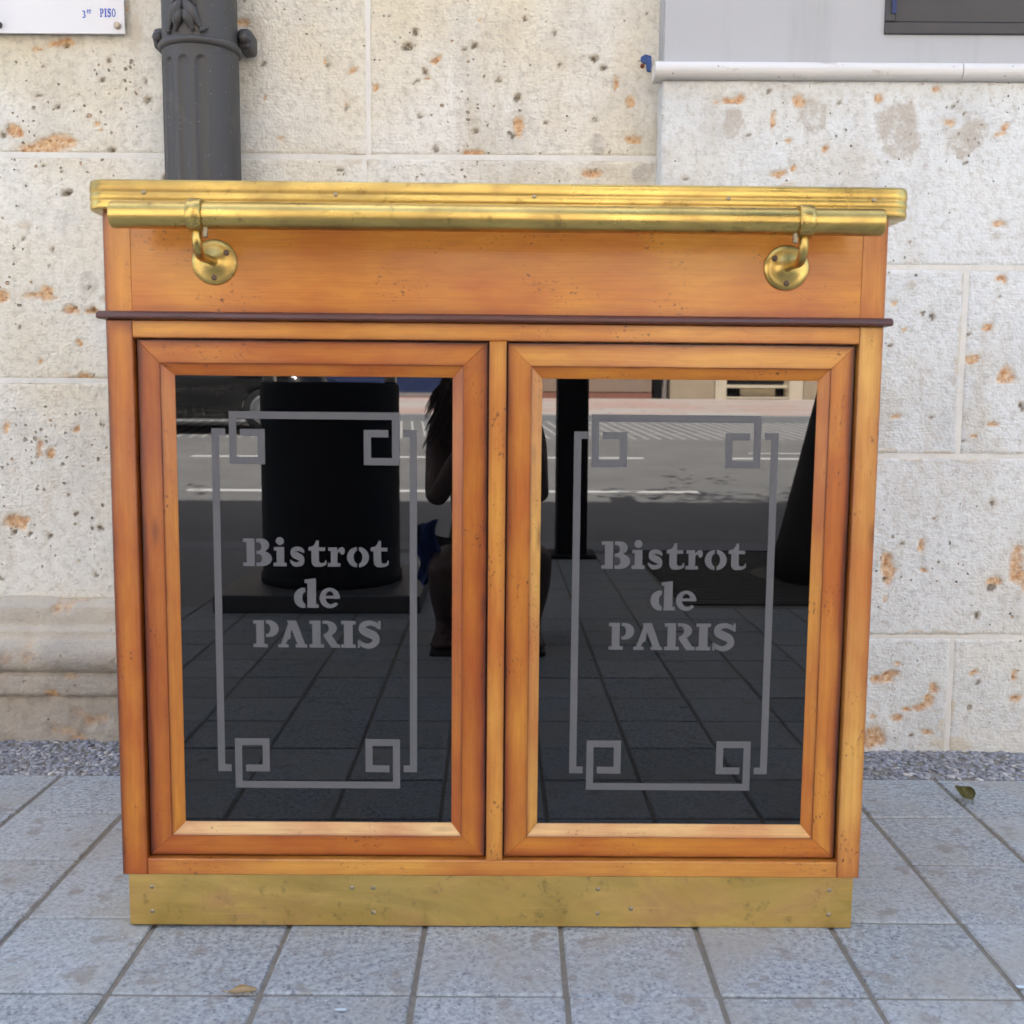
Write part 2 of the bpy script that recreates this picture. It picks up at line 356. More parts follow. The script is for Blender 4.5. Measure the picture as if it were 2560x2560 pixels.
box('kerb', -14, 14, -4.22, -3.904, -.3, .0, KERBM, None, .012, 2, kind='structure')
def strip(name, prof, x0, x1, mat, nx=2, th=.25, **k):
    """prof: (y,z) from near to far; a thick sheet"""
    V = []; F = []; xs = np.linspace(x0, x1, nx); n = len(prof)
    for x in xs:
        V += [(x, y, z) for y, z in prof]+[(x, y, z-th) for y, z in prof]
    for i in range(nx-1):
        a, b = i*2*n, (i+1)*2*n
        for j in range(n-1):
            F.append((a+j, b+j, b+j+1, a+j+1)); F.append((a+n+j, a+n+j+1, b+n+j+1, b+n+j))
        F.append((a, a+n, b+n, b)); F.append((a+n-1, b+n-1, b+2*n-1, a+2*n-1))
    return pyd(name, V, F, mat, **k)
RZ = lambda y: -.13+.38*(-4.22-y)/8.78
road = strip('road', [(-4.225, -.13), (-13.0, .25)], -40, 40, ASPH, kind='structure')
t = NT('parking_setts'); p = t.map(t.pos(), (1, 1, 1), (0, 0, 0), (0, 0, math.radians(95)))
br = t.node('ShaderNodeTexBrick', {'Vector': p, 'Scale': 1.0, 'Mortar Size': .016, 'Brick Width': 9.0, 'Row Height': .17, 'Color1': (.20, .20, .20, 1), 'Color2': (.23, .225, .22, 1), 'Mortar': (.55, .54, .52, 1)})
t.done(br.outputs['Color'], .85); SETTS = t.m
strip('parking_strip', [(-13.004, .25), (-15.8, .43)], -40, 40, SETTS, kind='structure')
strip('far_kerb', [(-15.804, .53), (-16.1, .545)], -40, 40, KERBM, kind='structure')
t = NT('pink_grey_paving'); p = t.map(t.pos(), (1, 1, 1))
br = t.node('ShaderNodeTexBrick', {'Vector': p, 'Scale': 1.0, 'Mortar Size': .010, 'Brick Width': 1.3, 'Row Height': .65, 'Color1': (.54, .32, .27, 1), 'Color2': (.52, .50, .46, 1), 'Mortar': (.2, .18, .16, 1), 'Bias': .1})
t.done(t.mix(t.math('MULTIPLY', t.noise(t.map(t.pos(), (1.2, 2.4, 1)), 1, 2, .5), .35), br.outputs['Color'], (.52, .49, .45)), .85); PINK = t.m
strip('far_pavement', [(-16.104, .545), (-22.3, .83)], -40, 40, PINK, kind='structure')
def paint(x0, x1, yc, wd):
    y0, y1 = yc+wd/2, yc-wd/2
    o = strip('lane_marking', [(y0, RZ(y0)+.004), (y1, RZ(y1)+.004)], x0, x1, WHITEP, th=.003); o.parent = road
for x0, x1 in ((-9.5, -5.2), (-2.6, 1.72), (6, 10.2), (-18, -14)): paint(x0, x1, -7.35, .13)
for x0, x1 in ((-8.5, -5.6), (-3.4, 1.66), (2.62, 6.8), (10, 14)): paint(x0, x1, -10.3, .14)
for x0, x1 in ((-18, -6), (3.0, 4.6)): paint(x0, x1, -10.95, .07)

# ---- exposed pebble strip along the wall
box('gravel_bed', -5, 5, .632, .90, -.06, -.004, GROUT, kind='structure')
ico = bmesh.new(); bmesh.ops.create_icosphere(ico, subdivisions=1, radius=1)
IV = np.array([q.co[:] for q in ico.verts]); IF = np.array([[q.index for q in f.verts] for f in ico.faces]); ico.free()
def pebbles(name, n, x0, x1, y0, y1):
    rg = np.random.default_rng(5); V = []; F = []; C_ = []
    X = rg.uniform(x0, x1, n); Y = rg.uniform(y0, y1, n); R_ = rg.uniform(.0030, .0072, n); A = rg.uniform(0, 2*PI, n)
    for k in range(n):
        v = IV*np.array([R_[k]*rg.uniform(1.1, 1.9), R_[k], R_[k]*.62])*(1+.2*rg.standard_normal((len(IV), 1))*.5)
        c, s = math.cos(A[k]), math.sin(A[k]); v = v@np.array([[c, s, 0], [-s, c, 0], [0, 0, 1]])
        V.append(v+np.array([X[k], Y[k], -.0035+rg.uniform(-.0012, .0016)])); F.append(IF+k*len(IV)); C_.append(np.full(len(IV), rg.random()))
    V = np.concatenate(V); F = np.concatenate(F)
    t = NT('pebble_mix'); tn = t.attr('tone')
    c = t.ramp(tn, (0, (.20, .205, .225)), (.3, (.27, .28, .31)), (.6, (.32, .335, .375)), (.9, (.40, .395, .39)), (1, (.58, .56, .53)))
    t.done(t.mix(t.ramp(t.noise(t.pos(), 6, 3), (.45, 0), (.7, .7)), c, (.20, .19, .175)), .8)
    return pyd(name, V, [tuple(map(int, f)) for f in F], t.m, None, True, {'tone': ('FLOAT', np.concatenate(C_))}, kind='stuff', label='bluish grey exposed pebble strip along the foot of the stone wall', cat='pebbles')
pebbles('pebble_strip', 13000, -2.0, 2.1, .638, .875)

# ================================================================== the stone building behind the counter
YL, YR, XC = .90, .816, .337                    # left face, proud right face, the corner between them
bld = empty('stone_building', (0, .9, 0), label='pale pitted limestone building wall behind the wooden bar counter', cat='building')
BO = Vector((0, .9, 0))
def pb(name, x0, x1, y0, y1, z0, z1, mat, **k): return box(name, x0, x1, y0-.9, y1-.9, z0, z1, mat, bld, **k)
LM="d -0.190 1.564 0.0069 0.0074;d -0.056 1.536 0.0138 0.0116;d -0.165 1.476 0.0095 0.0083;d 0.034 1.426 0.0087 0.0117;g 0.209 1.329 0.0148 0.0169;o 0.038 1.369 0.0157 0.0219;o 0.288 1.340 0.0174 0.0110;o -0.144 1.501 0.0087 0.0075;d 0.024 1.347 0.0061 0.0059;d -0.059 1.357 0.0078 0.0067;d -0.374 1.496 0.0087 0.0075;d -0.333 1.403 0.0070 0.0084;m -0.315 1.305 0.0349 0.0152;d 0.112 1.560 0.0060 0.0050;d 0.051 1.586 0.0060 0.0066;o -0.276 1.446 0.0069 0.0092;d 0.126 1.495 0.0061 0.0067;o -0.321 1.477 0.0087 0.0075;o 0.247 1.461 0.0061 0.0167;o 0.278 1.419 0.0078 0.0101;d 0.094 1.373 0.0061 0.0051;d -0.180 1.387 0.0052 0.0059;d -0.768 1.416 0.0113 0.0092;d -0.773 1.455 0.0052 0.0075;d -0.866 1.456 0.0087 0.0050;d -0.965 1.403 0.0070 0.0067;d -0.853 1.495 0.0061 0.0058;d -0.944 1.529 0.0052 0.0066;d -1.009 1.421 0.0104 0.0067;o -0.883 1.366 0.0052 0.0067;o -0.984 1.322 0.0611 0.0186;d -1.085 1.338 0.0087 0.0076;d -0.956 1.221 0.0105 0.0068;m -0.537 1.549 0.0224 0.0512;m -0.786 1.546 0.0173 0.0414;o -0.565 1.576 0.0138 0.0083;d -0.143 1.318 0.0070 0.0068;o -0.955 1.533 0.0259 0.0100;o -1.058 1.348 0.0174 0.0118;g -0.909 1.022 0.0212 0.0191;o -1.005 1.005 0.0177 0.0157;o -1.014 0.989 0.0390 0.0078;o -1.102 0.994 0.0195 0.0122;o -0.954 0.970 0.0160 0.0096;d -0.946 0.973 0.0071 0.0079;o -0.910 0.965 0.0142 0.0070;d -0.906 0.965 0.0062 0.0061;o -1.107 0.699 0.0063 0.0179;o -1.040 0.661 0.0054 0.0197;o -1.012 0.646 0.0108 0.0108;o -0.939 0.825 0.0303 0.0088;d -1.102 0.473 0.0082 0.0073;d -1.069 0.465 0.0063 0.0046;d -1.046 0.639 0.0045 0.0063;o -0.935 0.892 0.0080 0.0079;o -1.024 0.855 0.0080 0.0062;d -1.072 0.924 0.0044 0.0044;d -0.989 1.099 0.0062 0.0069;d -0.954 1.221 0.0114 0.0068;d -1.050 1.118 0.0062 0.0052;o -0.948 0.701 0.0063 0.0125;d -0.890 0.715 0.0054 0.0054;d -0.959 0.516 0.0081 0.0064;o -1.095 0.497 0.0272 0.0182;d -0.906 0.475 0.0072 0.0073;m -1.049 1.152 0.0264 0.0120;o -0.483 1.334 0.0087 0.0051;d -0.353 1.267 0.0105 0.0051;d -0.257 1.247 0.0088 0.0051;m 0.215 1.275 0.0525 0.0187;o 0.198 1.262 0.0262 0.0119;g 0.307 1.267 0.0140 0.0187;o -0.065 1.303 0.0262 0.0068"
RM="o 0.483 1.403 0.0201 0.0081;o 0.452 1.398 0.0067 0.0065;o 0.624 1.400 0.0151 0.0113;o 0.785 1.404 0.0067 0.0089;g 0.482 1.362 0.0218 0.0292;g 0.654 1.367 0.0268 0.0373;g 0.835 1.338 0.0420 0.0608;g 0.977 1.327 0.0319 0.0374;o 0.940 1.359 0.0143 0.0049;o 1.057 1.347 0.0067 0.0098;o 1.050 1.331 0.0134 0.0049;o 0.614 1.260 0.0067 0.0082;o 0.579 1.256 0.0152 0.0074;m 0.603 1.230 0.0186 0.0074;o 0.680 1.301 0.0067 0.0106;o 1.056 1.151 0.0153 0.0066;g 1.056 1.126 0.0136 0.0124;d 0.389 1.240 0.0068 0.0049;d 0.559 1.422 0.0075 0.0065;d 0.705 1.398 0.0050 0.0040;d 0.944 1.389 0.0059 0.0049;o 0.909 1.424 0.0075 0.0065;o 0.568 1.361 0.0050 0.0195;o 0.603 1.316 0.0084 0.0049;d 0.828 1.366 0.0042 0.0032;d 0.977 1.273 0.0042 0.0041;o 1.017 0.867 0.0189 0.0119;o 1.085 0.831 0.0189 0.0188;d 1.003 0.920 0.0051 0.0068;o 1.042 0.932 0.0120 0.0085;g 0.870 1.019 0.0102 0.0117;o 0.841 0.980 0.0068 0.0093;o 1.069 0.728 0.0130 0.0052;o 1.025 0.705 0.0078 0.0052;d 1.123 0.766 0.0078 0.0086;o 0.851 0.403 0.0176 0.0319;d 0.849 0.385 0.0070 0.0053;o 0.848 0.339 0.0053 0.0107;d 1.079 0.366 0.0106 0.0089;o 1.082 0.382 0.0141 0.0124;o 1.134 0.405 0.0263 0.0531;o 0.964 0.141 0.0098 0.0127;o 0.952 0.118 0.0124 0.0146;o 0.933 0.102 0.0160 0.0082;o 0.906 0.094 0.0098 0.0064;o 0.885 0.073 0.0116 0.0082;o 1.150 0.115 0.0160 0.0109;d 1.150 0.122 0.0124 0.0036;o 1.147 0.171 0.0053 0.0181;o 0.829 0.024 0.0304 0.0275;o 0.886 0.199 0.0089 0.0063;m 1.004 0.017 0.0429 0.0165;m 1.004 0.080 0.0080 0.0638;d 1.048 0.102 0.0062 0.0064;d 1.054 0.308 0.0071 0.0090;o 0.930 0.407 0.0070 0.0044;d 0.880 0.468 0.0061 0.0062;o 0.920 0.464 0.0088 0.0176;d 0.829 0.893 0.0069 0.0051;d 0.905 0.965 0.0051 0.0051;d 0.923 0.959 0.0068 0.0067;o 0.864 0.928 0.0069 0.0051;o 0.846 0.161 0.0231 0.0091;o 0.872 0.170 0.0195 0.0091;d 0.922 0.036 0.0045 0.0046;o 0.958 0.043 0.0125 0.0055;o 1.049 0.180 0.0071 0.0054;m 0.989 0.907 0.0043 0.1682;m 0.972 0.658 0.1735 0.0043;m 1.001 0.259 0.1590 0.0036;d 0.933 0.744 0.0052 0.0052;d 1.066 1.000 0.0043 0.0034"
def parse(s):
    return [(q.split()[0], *map(float, q.split()[1:])) for q in s.split(';')]
LM, RM = parse(LM), parse(RM)
STONEL = limestone('cream_limestone', (.775, .765, .70), (.70, .63, .46), 1.2)
def stone_block(x0, x1, z0, z1, Y, marks, res=.005, depth=.05, seed=0, rough=1.0):
    nx, nz = max(8, int((x1-x0)/res)), max(8, int((z1-z0)/res))
    gx, gz = np.meshgrid(np.linspace(x0, x1, nx), np.linspace(z0, z1, nz), indexing='ij')
    nA, nB = fbm(gx, gz, 45, 3)-.5, fbm(gx, gz, 45, 9)-.5; lA, lB = fbm(gx, gz, 19, 13)-.5, fbm(gx, gz, 19, 19)-.5
    h = (fbm(gx+9, gz+5, 6, 21)-.5)*.006*rough+(fbm(gx+3, gz+8, 38, 31)-.5)*.0022*rough
    d = np.minimum.reduce([gx-x0, x1-gx, gz-z0, z1-gz])
    ragged = np.clip(fbm(gx, gz, 9, 41)-.52, 0, 1)*.05
    e = np.clip(1-d/(.005+ragged), 0, 1); h -= e**2*.0042
    A = {k: np.zeros_like(gx) for k in 'ogdmh'}
    rg = np.random.default_rng(seed+100); area = (x1-x0)*(z1-z0)
    ms = list(marks)
    for _ in range(int(area*((75 if z0 > 1.2 else 40) if Y > .85 else 18))): r_ = .0032+.0055*rg.random()**2; ms.append(('d' if rg.random() < .8 else 'o', rg.uniform(x0, x1), rg.uniform(z0, z1), r_*rg.uniform(.8, 1.8), r_))
    for k, mx, mz, ra, rb in ms:
        if k == 'd': ra *= .8; rb *= .8
        if mx+ra*1.6 < x0 or mx-ra*1.6 > x1 or mz+rb*1.6 < z0 or mz-rb*1.6 > z1: continue
        am = min(.05, max(.012, 1.3*max(ra, rb))); q = np.hypot((gx+nA*.014+lA*am-mx)/ra, (gz+nB*.014+lB*am-mz)/rb)+nA*.8; m = np.clip((1.12-q)/(.16 if k == 'g' else .38), 0, 1)
        A[k] = np.maximum(A[k], m)
        if k == 'd' or k == 'o': A['h'] = np.maximum(A['h'], np.clip((2.4-q)/1.6, 0, 1)*(1 if k == 'd' else .6))
        h -= {'o': .0045, 'd': min(.008, .9*min(ra, rb)), 'g': -.0012, 'm': -.0012}[k]*m
    V = np.stack([gx, np.full_like(gx, Y-.9)-h, gz], -1).reshape(-1, 3); idx = np.arange(nx*nz).reshape(nx, nz)
    F = np.stack([idx[:-1, :-1], idx[1:, :-1], idx[1:, 1:], idx[:-1, 1:]], -1).reshape(-1, 4).tolist()
    ring = list(idx[:, 0])+list(idx[-1, 1:])+list(idx[-2::-1, -1])+list(idx[0, -2:0:-1]); n = len(ring); b = len(V)
    V = np.concatenate([V, V[ring]+np.array([0, depth, 0])])
    F += [(int(ring[i]), b+i, b+(i+1) % n, int(ring[(i+1) % n])) for i in range(n)]
    z = np.zeros(n); at = {nm: ('FLOAT', np.concatenate([A[k].ravel(), z])) for nm, k in (('ochre', 'o'), ('grey', 'g'), ('pit', 'd'), ('mortar', 'm'), ('halo', 'h'))}
    return pyd('stone_block', V, F, STONEL if Y > .85 else STONE, bld, True, at)
J = .003
n_ = 0
for z0, z1, xs in ((.312, .811, (-1.75, -.62, XC)), (.811, 1.300, (-1.55, -.30, XC)), (1.300, 1.80, (-1.42, -.29, XC)), (1.80, 2.30, (-1.75, -.62, XC))):
    for a, b in zip(xs, xs[1:]):
        n_ += 1; stone_block(a+J, b-J if b != XC else XC+.02, z0+J, z1-J, YL, LM, .005, seed=n_)
for z0, z1, xs in ((-.02, .259, (XC, 1.002, 1.85)), (.259, .658, (XC, 1.55, 2.3)), (.658, 1.059, (XC, .993, 1.85)), (1.059, 1.445, (XC, 1.50, 2.2))):
    for a, b in zip(xs, xs[1:]):
        n_ += 1; stone_block(a+(J if a != XC else 0), b-J, z0+J, z1-J, YR, RM, .005, .09, seed=n_)
pb('mortar_bed', -1.75, XC, YL+.02, YL+.2, .3, 2.3, MORTAR)
pb('mortar_bed', XC+.004, 2.3, YR+.02, YR+.3, -.02, 1.45, MORTAR)
def joint(x0, x1, z0, z1, Y): pb('mortar_joint', x0, x1, Y+.0016, Y+.019, z0, z1, MORTAR)
for z in (.811, 1.300, 1.80): joint(-1.75, XC, z-.006, z+.006, YL)
for x, a, b in ((-.62, .312, .811), (-.30, .811, 1.3), (-.29, 1.3, 1.8), (-1.55, .811, 1.3), (-1.42, 1.3, 1.8), (-.62, 1.8, 2.3)): joint(x-.006, x+.006, a+.0062, b-.0062, YL)
for z in (.259, .658, 1.059): joint(XC+.006, 2.2, z-.006, z+.006, YR)
for x, a, b in ((1.002, -.02, .259), (1.55, .259, .658), (.993, .658, 1.059), (1.5, 1.059, 1.445), (1.85, .658, 1.059)): joint(x-.006, x+.006, a+.0062, b-.0062, YR)
# coarse masonry further along, and the storeys above
for z0, z1, off in ((.312, .811, 0), (.811, 1.3, .5), (1.3, 1.8, 0), (1.8, 2.3, .5)):
    x = -9.0+off
    while x < -1.8:
        e_ = min(x+1.1, {.312: -1.75, .811: -1.55, 1.3: -1.42, 1.8: -1.75}[z0]); pb('stone_block', x+J, e_-J, YL, YL+.2, z0+J, z1-J, STONE, bev=.006); x = e_
for z0, z1, off in ((-.02, .259, 1.85), (.259, .658, 2.3), (.658, 1.059, 1.85), (1.059, 1.445, 2.2)):
    x = off
    while x < 9: pb('stone_block', x+J, x+1.0-J, YR, YR+.2, z0+J, z1-J, STONE, bev=.006); x += 1.0
pb('upper_wall', -9, XC, YL+.004, 8, 2.3, 12.6, STONE)
pb('sun_block_core', -9, 9, 1.15, 8, -.02, 12.59, CONC)  # solid filler added out of sight to block the sun from behind
# plinth mouldings of the left part, one long run with a worn profile
prof = [(.900, .325), (.897, .318), (.885, .309), (.874, .3055), (.8725, .300), (.8725, .262), (.868, .256), (.858, .2525), (.857, .248), (.857, .236), (.852, .232), (.835, .222), (.824, .205), (.822, .188), (.828, .172), (.842, .160), (.846, .157), (.838, .154), (.835, .150), (.835, .116), (.838, .108), (.850, .104), (.853, .100), (.853, -.02)]
def densify(pr, st=.008):
    o = []
    for (a, b), (c, d) in zip(pr, pr[1:]):
        k = max(1, int(math.hypot(c-a, d-b)/st)); o += [(a+(c-a)*i/k, b+(d-b)*i/k) for i in range(k)]
    return o+[pr[-1]]
pr = np.array(densify(prof)); xs = np.linspace(-1.75, XC, 300)
gx, gi = np.meshgrid(xs, np.arange(len(pr)), indexing='ij'); gy = pr[gi, 0]; gz = pr[gi, 1]
h = (fbm(gx+2, gz*1.5, 12, 51)-.5)*.006+(fbm(gx, gz, 50, 61)-.5)*.003*(1+np.clip((.15-gz)/.05, 0, 1))
chip = np.clip(fbm(gx+4, gz, 11, 71)-.5, 0, 1)*.06*np.exp(-((gz-.112)/.012)**2)+np.clip(fbm(gx+4, gz, 20, 75)-.55, 0, 1)*.03
gy = gy+chip-h; idx = np.arange(gx.size).reshape(gx.shape)
V = np.stack([gx, gy-.9, gz], -1).reshape(-1, 3); F = np.stack([idx[:-1, :-1], idx[1:, :-1], idx[1:, 1:], idx[:-1, 1:]], -1).reshape(-1, 4)[:, ::-1].tolist()
z_ = np.zeros(len(V)); pyd('plinth_moulding', V, F, PLINTH, bld, True, {'ochre': ('FLOAT', np.clip(chip/.006-.6, 0, 1).ravel()), 'grey': ('FLOAT', (np.clip(fbm(gx, gz, 4, 81)-.35, 0, 1)*2*np.clip((.24-gz)/.1, 0, 1)).clip(0, 1).ravel()), 'pit': ('FLOAT', z_), 'mortar': ('FLOAT', (np.clip((gz-.19)/.05, 0, 1)*(.25+.8*fbm(gx, gz, 7, 91))).clip(0, 1).ravel()), 'halo': ('FLOAT', z_)})
pb('plinth_moulding', -9, -1.75, .853, 1.0, -.02, .3, PLINTH, bev=.02)
pb('plinth_core', -1.75, XC, .905, 1.1, -.02, .31, PLINTH)
# right part: white bullnose sill, grey render above, window
def sill(x0, x1):
    bm = bmesh.new(); N = 10; a0 = [(.03, 1.4415), (-.012, 1.4415)]
    pts = a0+[(-.012-.016*math.sin(PI*i/N), 1.4575-.016*math.cos(PI*i/N)) for i in range(1, N)]+[(-.012, 1.4735), (.03, 1.4735)]
    A = [bm.verts.new((x0, YR+a-.9, z)) for a, z in pts]; B = [bm.verts.new((x1, YR+a-.9, z)) for a, z in pts]
    for i in range(len(pts)-1): bm.faces.new((A[i], B[i], B[i+1], A[i+1]))
    bm.faces.new(A); bm.faces.new(B[::-1]); bm.faces.new((A[0], A[-1], B[-1], B[0]))
    return frombm('sill_moulding', bm, MARBLE, bld)
for a, b in ((.318, .953), (.9545, 2.0), (2.0015, 3.2)): sill(a, b)
WX0, WX1, WZ0, WZ1 = .799, 1.95, 1.538, 3.0
for a, b, c, d in ((XC+.004, WX0, 1.4735, 12.6), (WX1, 9, 1.4735, 12.6), (WX0, WX1, 1.4735, WZ0), (WX0, WX1, WZ1, 12.6)):
    pb('render_panel', a, b, YR+.012, 8 if d > 10 else YR+.35, c, d, RENDERM)
pb('soffit_return', XC+.002, XC+.004, YR+.02, YL+.1, 1.48, 12.6, RENDERM)
winb = pb('window', WX0+.0025, WX1-.0025, YR+.30, YR+.33, WZ0+.0025, WZ1-.0025, WGLASS)
def wb(name, x0, x1, z0, z1, y0, y1, bev=.002): return box(name, x0, x1, y0-.9, y1-.9, z0, z1, WINFRAME, winb, bev)
Yw = YR+.006
for nm, a, b, c, d, y0, y1 in (('outer_frame', WX0, WX1, WZ0, WZ0+.024, Yw, Yw+.08), ('outer_frame', WX0, WX0+.022, WZ0+.0245, WZ1, Yw, Yw+.08), ('outer_frame', WX1-.022, WX1, WZ0+.0245, WZ1, Yw, Yw+.08),
    ('sash_rail', WX0+.024, WX1-.024, WZ0+.027, WZ0+.085, Yw+.012, Yw+.06), ('sash_stile', WX0+.024, WX0+.06, WZ0+.0855, WZ1, Yw+.012, Yw+.06), ('sash_stile', WX1-.06, WX1-.024, WZ0+.0855, WZ1, Yw+.012, Yw+.06)):
    wb(nm, a, b, c, d, y0, y1)
box('blue_tape', WX0+.012, WX0+.021, Yw-.003-.9, Yw-.0005-.9, WZ0+.040, WZ0+.09, plain('dark_blue_tape', (.02, .035, .12), .6), winb)
# scrap of blue paint and a rusty fixing beside the sill end
pts = [(.300, 1.512), (.309, 1.517), (.322, 1.514), (.323, 1.497), (.321, 1.481), (.313, 1.483), (.312, 1.498), (.304, 1.500), (.299, 1.505)]
bm = bmesh.new(); A = [bm.verts.new((x, -.0035-.0015*(i % 2), z)) for i, (x, z) in enumerate(pts)]; B = [bm.verts.new((x, .01, z)) for x, z in pts]
bm.faces.new(A); [bm.faces.new((A[i], A[(i+1) % 9], B[(i+1) % 9], B[i])) for i in range(9)]
frombm('blue_paint_patch', bm, plain('flaking_blue_paint', (.035, .085, .27), .6, 0, .3, 120, .3), bld)
lathe('rusty_fixing', [(0, .006), (.003, .006), (.0045, .003), (.005, -.006)], plain('rust', (.20, .06, .02), .9, 0, .4, 200, .4), bld, 10, Matrix.Translation((.3035, 0, 1.494)) @ FWD)
# ================================================================== lettering: stencil slab letters, x and y in 0..1
def arc(cx, cy, rx, ry, a0, a1, n=14):
    return [(cx+rx*math.cos(math.radians(a0+(a1-a0)*i/n)), cy+ry*math.sin(math.radians(a0+(a1-a0)*i/n))) for i in range(n+1)]
def stroke(pts, wds, n=8):
    P = [np.array(p, float) for p in pts]; o = []; W = []
    for i in range(len(P)-1):
        p0, p1, p2, p3 = P[max(i-1, 0)], P[i], P[i+1], P[min(i+2, len(P)-1)]
        for k in range(n):
            t = k/n; o.append(.5*((2*p1)+(-p0+p2)*t+(2*p0-5*p1+4*p2-p3)*t*t+(-p0+3*p1-3*p2+p3)*t**3)); W.append(wds[i]*(1-t)+wds[i+1]*t)
    o.append(P[-1]); W.append(wds[-1]); o = np.array(o); T = np.gradient(o, axis=0); T /= np.linalg.norm(T, axis=1)[:, None]
    N = np.stack([-T[:, 1], T[:, 0]], 1)*np.array(W)[:, None]/2
    return [tuple(q) for q in o+N]+[tuple(q) for q in (o-N)[::-1]]
def mirrorx(p): return [(1-x, y) for x, y in p][::-1]
XH = .70
crL = arc(.47, XH/2, .47, XH/2+.02, 92, 268, 18)+arc(.47, XH/2, .17, XH/2-.12, 265, 95, 14)
G = {
 'B': [[[(0, 0), (.40, 0), (.40, 1), (0, 1), (0, .87), (.12, .87), (.12, .13), (0, .13)]],
       [[(.46, 1), (.64, 1)]+arc(.64, .765, .27, .235, 85, -62)+arc(.65, .275, .35, .275, 68, -90)+[(.46, 0), (.46, .13), (.56, .13)]+arc(.56, .28, .10, .15, -90, 90, 8)+[(.46, .44), (.46, .565), (.54, .565)]+arc(.54, .715, .10, .15, -90, 90, 8)+[(.46, .87)]]],
 'i': [[[(0, 0), (1, 0), (1, .13), (.82, .13), (.82, XH), (.04, XH), (.04, XH-.13), (.24, XH-.13), (.24, .13), (0, .13)]], [arc(.5, .915, .31, .145, 0, 345, 22)]],
 's': [[stroke([(.86, .50), (.74, .60), (.50, .635), (.27, .575), (.26, .46), (.50, .375), (.73, .29), (.74, .15), (.52, .075), (.28, .095), (.10, .22)], [.08, .16, .16, .21, .25, .27, .25, .21, .16, .16, .07])],
       ],
 't': [[[(0, XH-.13), (.16, XH-.13), (.16, .20)]+arc(.44, .20, .28, .21, 180, 270, 8)+[(.62, -.01), (.80, .01), (1, .08), (1, .23), (.93, .23), (.90, .15), (.76, .12), (.62, .14), (.58, .22), (.58, XH-.13), (.93, XH-.13), (.93, XH), (.58, XH), (.58, .95), (.44, .95), (.36, .82), (.24, .74), (0, XH)]]],
 'r': [[[(0, 0), (.74, 0), (.74, .13), (.56, .13), (.56, .42)]+arc(.72, .42, .16, .13, 180, 100, 6)+[(.74, .50), (.80, .44), (.92, .44), (1, .52), (1, .62), (.93, .70), (.80, .71), (.66, .67), (.55, .57), (.55, XH), (.02, XH), (.02, XH-.13), (.17, XH-.13), (.17, .13), (0, .13)]]],
 'o': [[crL], [mirrorx(crL)]],
 'd': [[arc(.40, XH/2, .40, XH/2+.01, 96, 262, 18)+[(.47, 0), (.47, .12)]+arc(.47, XH/2, .13, XH/2-.14, 262, 98, 10)+[(.47, XH-.14), (.47, XH)]],
       [[(.53, .0), (1, 0), (1, .13), (.90, .13), (.90, 1.04), (.44, 1.0), (.44, .87), (.55, .87), (.55, .13)]]],
 'e': [[arc(.5, XH/2, .5, XH/2+.01, 8, 180, 22)+arc(.5, XH/2, .5, XH/2+.01, 182, 325, 18)+[(.80, .20)]+arc(.56, XH/2, .26, XH/2-.13, 300, 200, 10)+[(.29, .33), (1.0, .33)], [(.31, .43), (.68, .43)]+arc(.50, .44, .18, .15, 0, 170, 8)]],
 'P': [[[(0, 0), (.56, 0), (.56, .13), (.43, .13), (.43, 1), (0, 1), (0, .87), (.12, .87), (.12, .13), (0, .13)]],
       [[(.50, 1), (.62, 1)]+arc(.62, .69, .38, .31, 88, -88, 20)+[(.50, .38), (.50, .50), (.55, .50)]+arc(.55, .69, .13, .19, -90, 90, 8)+[(.50, .88)]]],
 'A': [[[(0, 0), (.36, 0), (.36, .12), (.27, .12), (.33, .30), (.40, .30), (.45, .46), (.43, .50), (.47, .66), (.67, .12), (.60, .12), (.60, 0), (1, 0), (1, .12), (.93, .12), (.63, 1), (.32, 1), (.32, .94), (.35, .88), (.10, .12), (0, .12)]]],
 'R': [[[(0, 0), (.48, 0), (.48, .13), (.37, .13), (.37, 1), (0, 1), (0, .87), (.10, .87), (.10, .13), (0, .13)]],
       [[(.43, 1), (.56, 1)]+arc(.56, .72, .34, .28, 88, -58, 16)+[(.74, .44), (.92, .13), (1, .12), (1, 0), (.72, 0), (.47, .42), (.47, .50), (.54, .53)]+arc(.52, .72, .12, .17, -70, 90, 8)+[(.43, .88)]]],
 'I': [[[(0, 0), (1, 0), (1, .13), (.80, .13), (.80, .87), (1, .87), (1, 1), (0, 1), (0, .87), (.20, .87), (.20, .13), (0, .13)]]],
 'S': [[stroke([(.90, .72), (.78, .86), (.52, .925), (.25, .84), (.22, .67), (.46, .555), (.72, .44), (.78, .26), (.60, .10), (.36, .075), (.14, .17), (.06, .30)], [.05, .18, .18, .24, .28, .32, .31, .28, .22, .18, .18, .04])],
       [[(.86, 1), (.97, 1), (.97, .70), (.90, .70)]], [[(.02, 0), (.12, 0), (.10, .30), (.02, .30)]]],
 'O': [[arc(.5, .5, .5, .5, 0, 350, 30), arc(.5, .5, .26, .38, 0, 350, 24)]],
 '3': [[stroke([(.08, .82), (.45, .94), (.80, .75), (.45, .54), (.86, .28), (.45, .06), (.06, .16)], [.1, .16, .22, .12, .24, .16, .1])]],
}
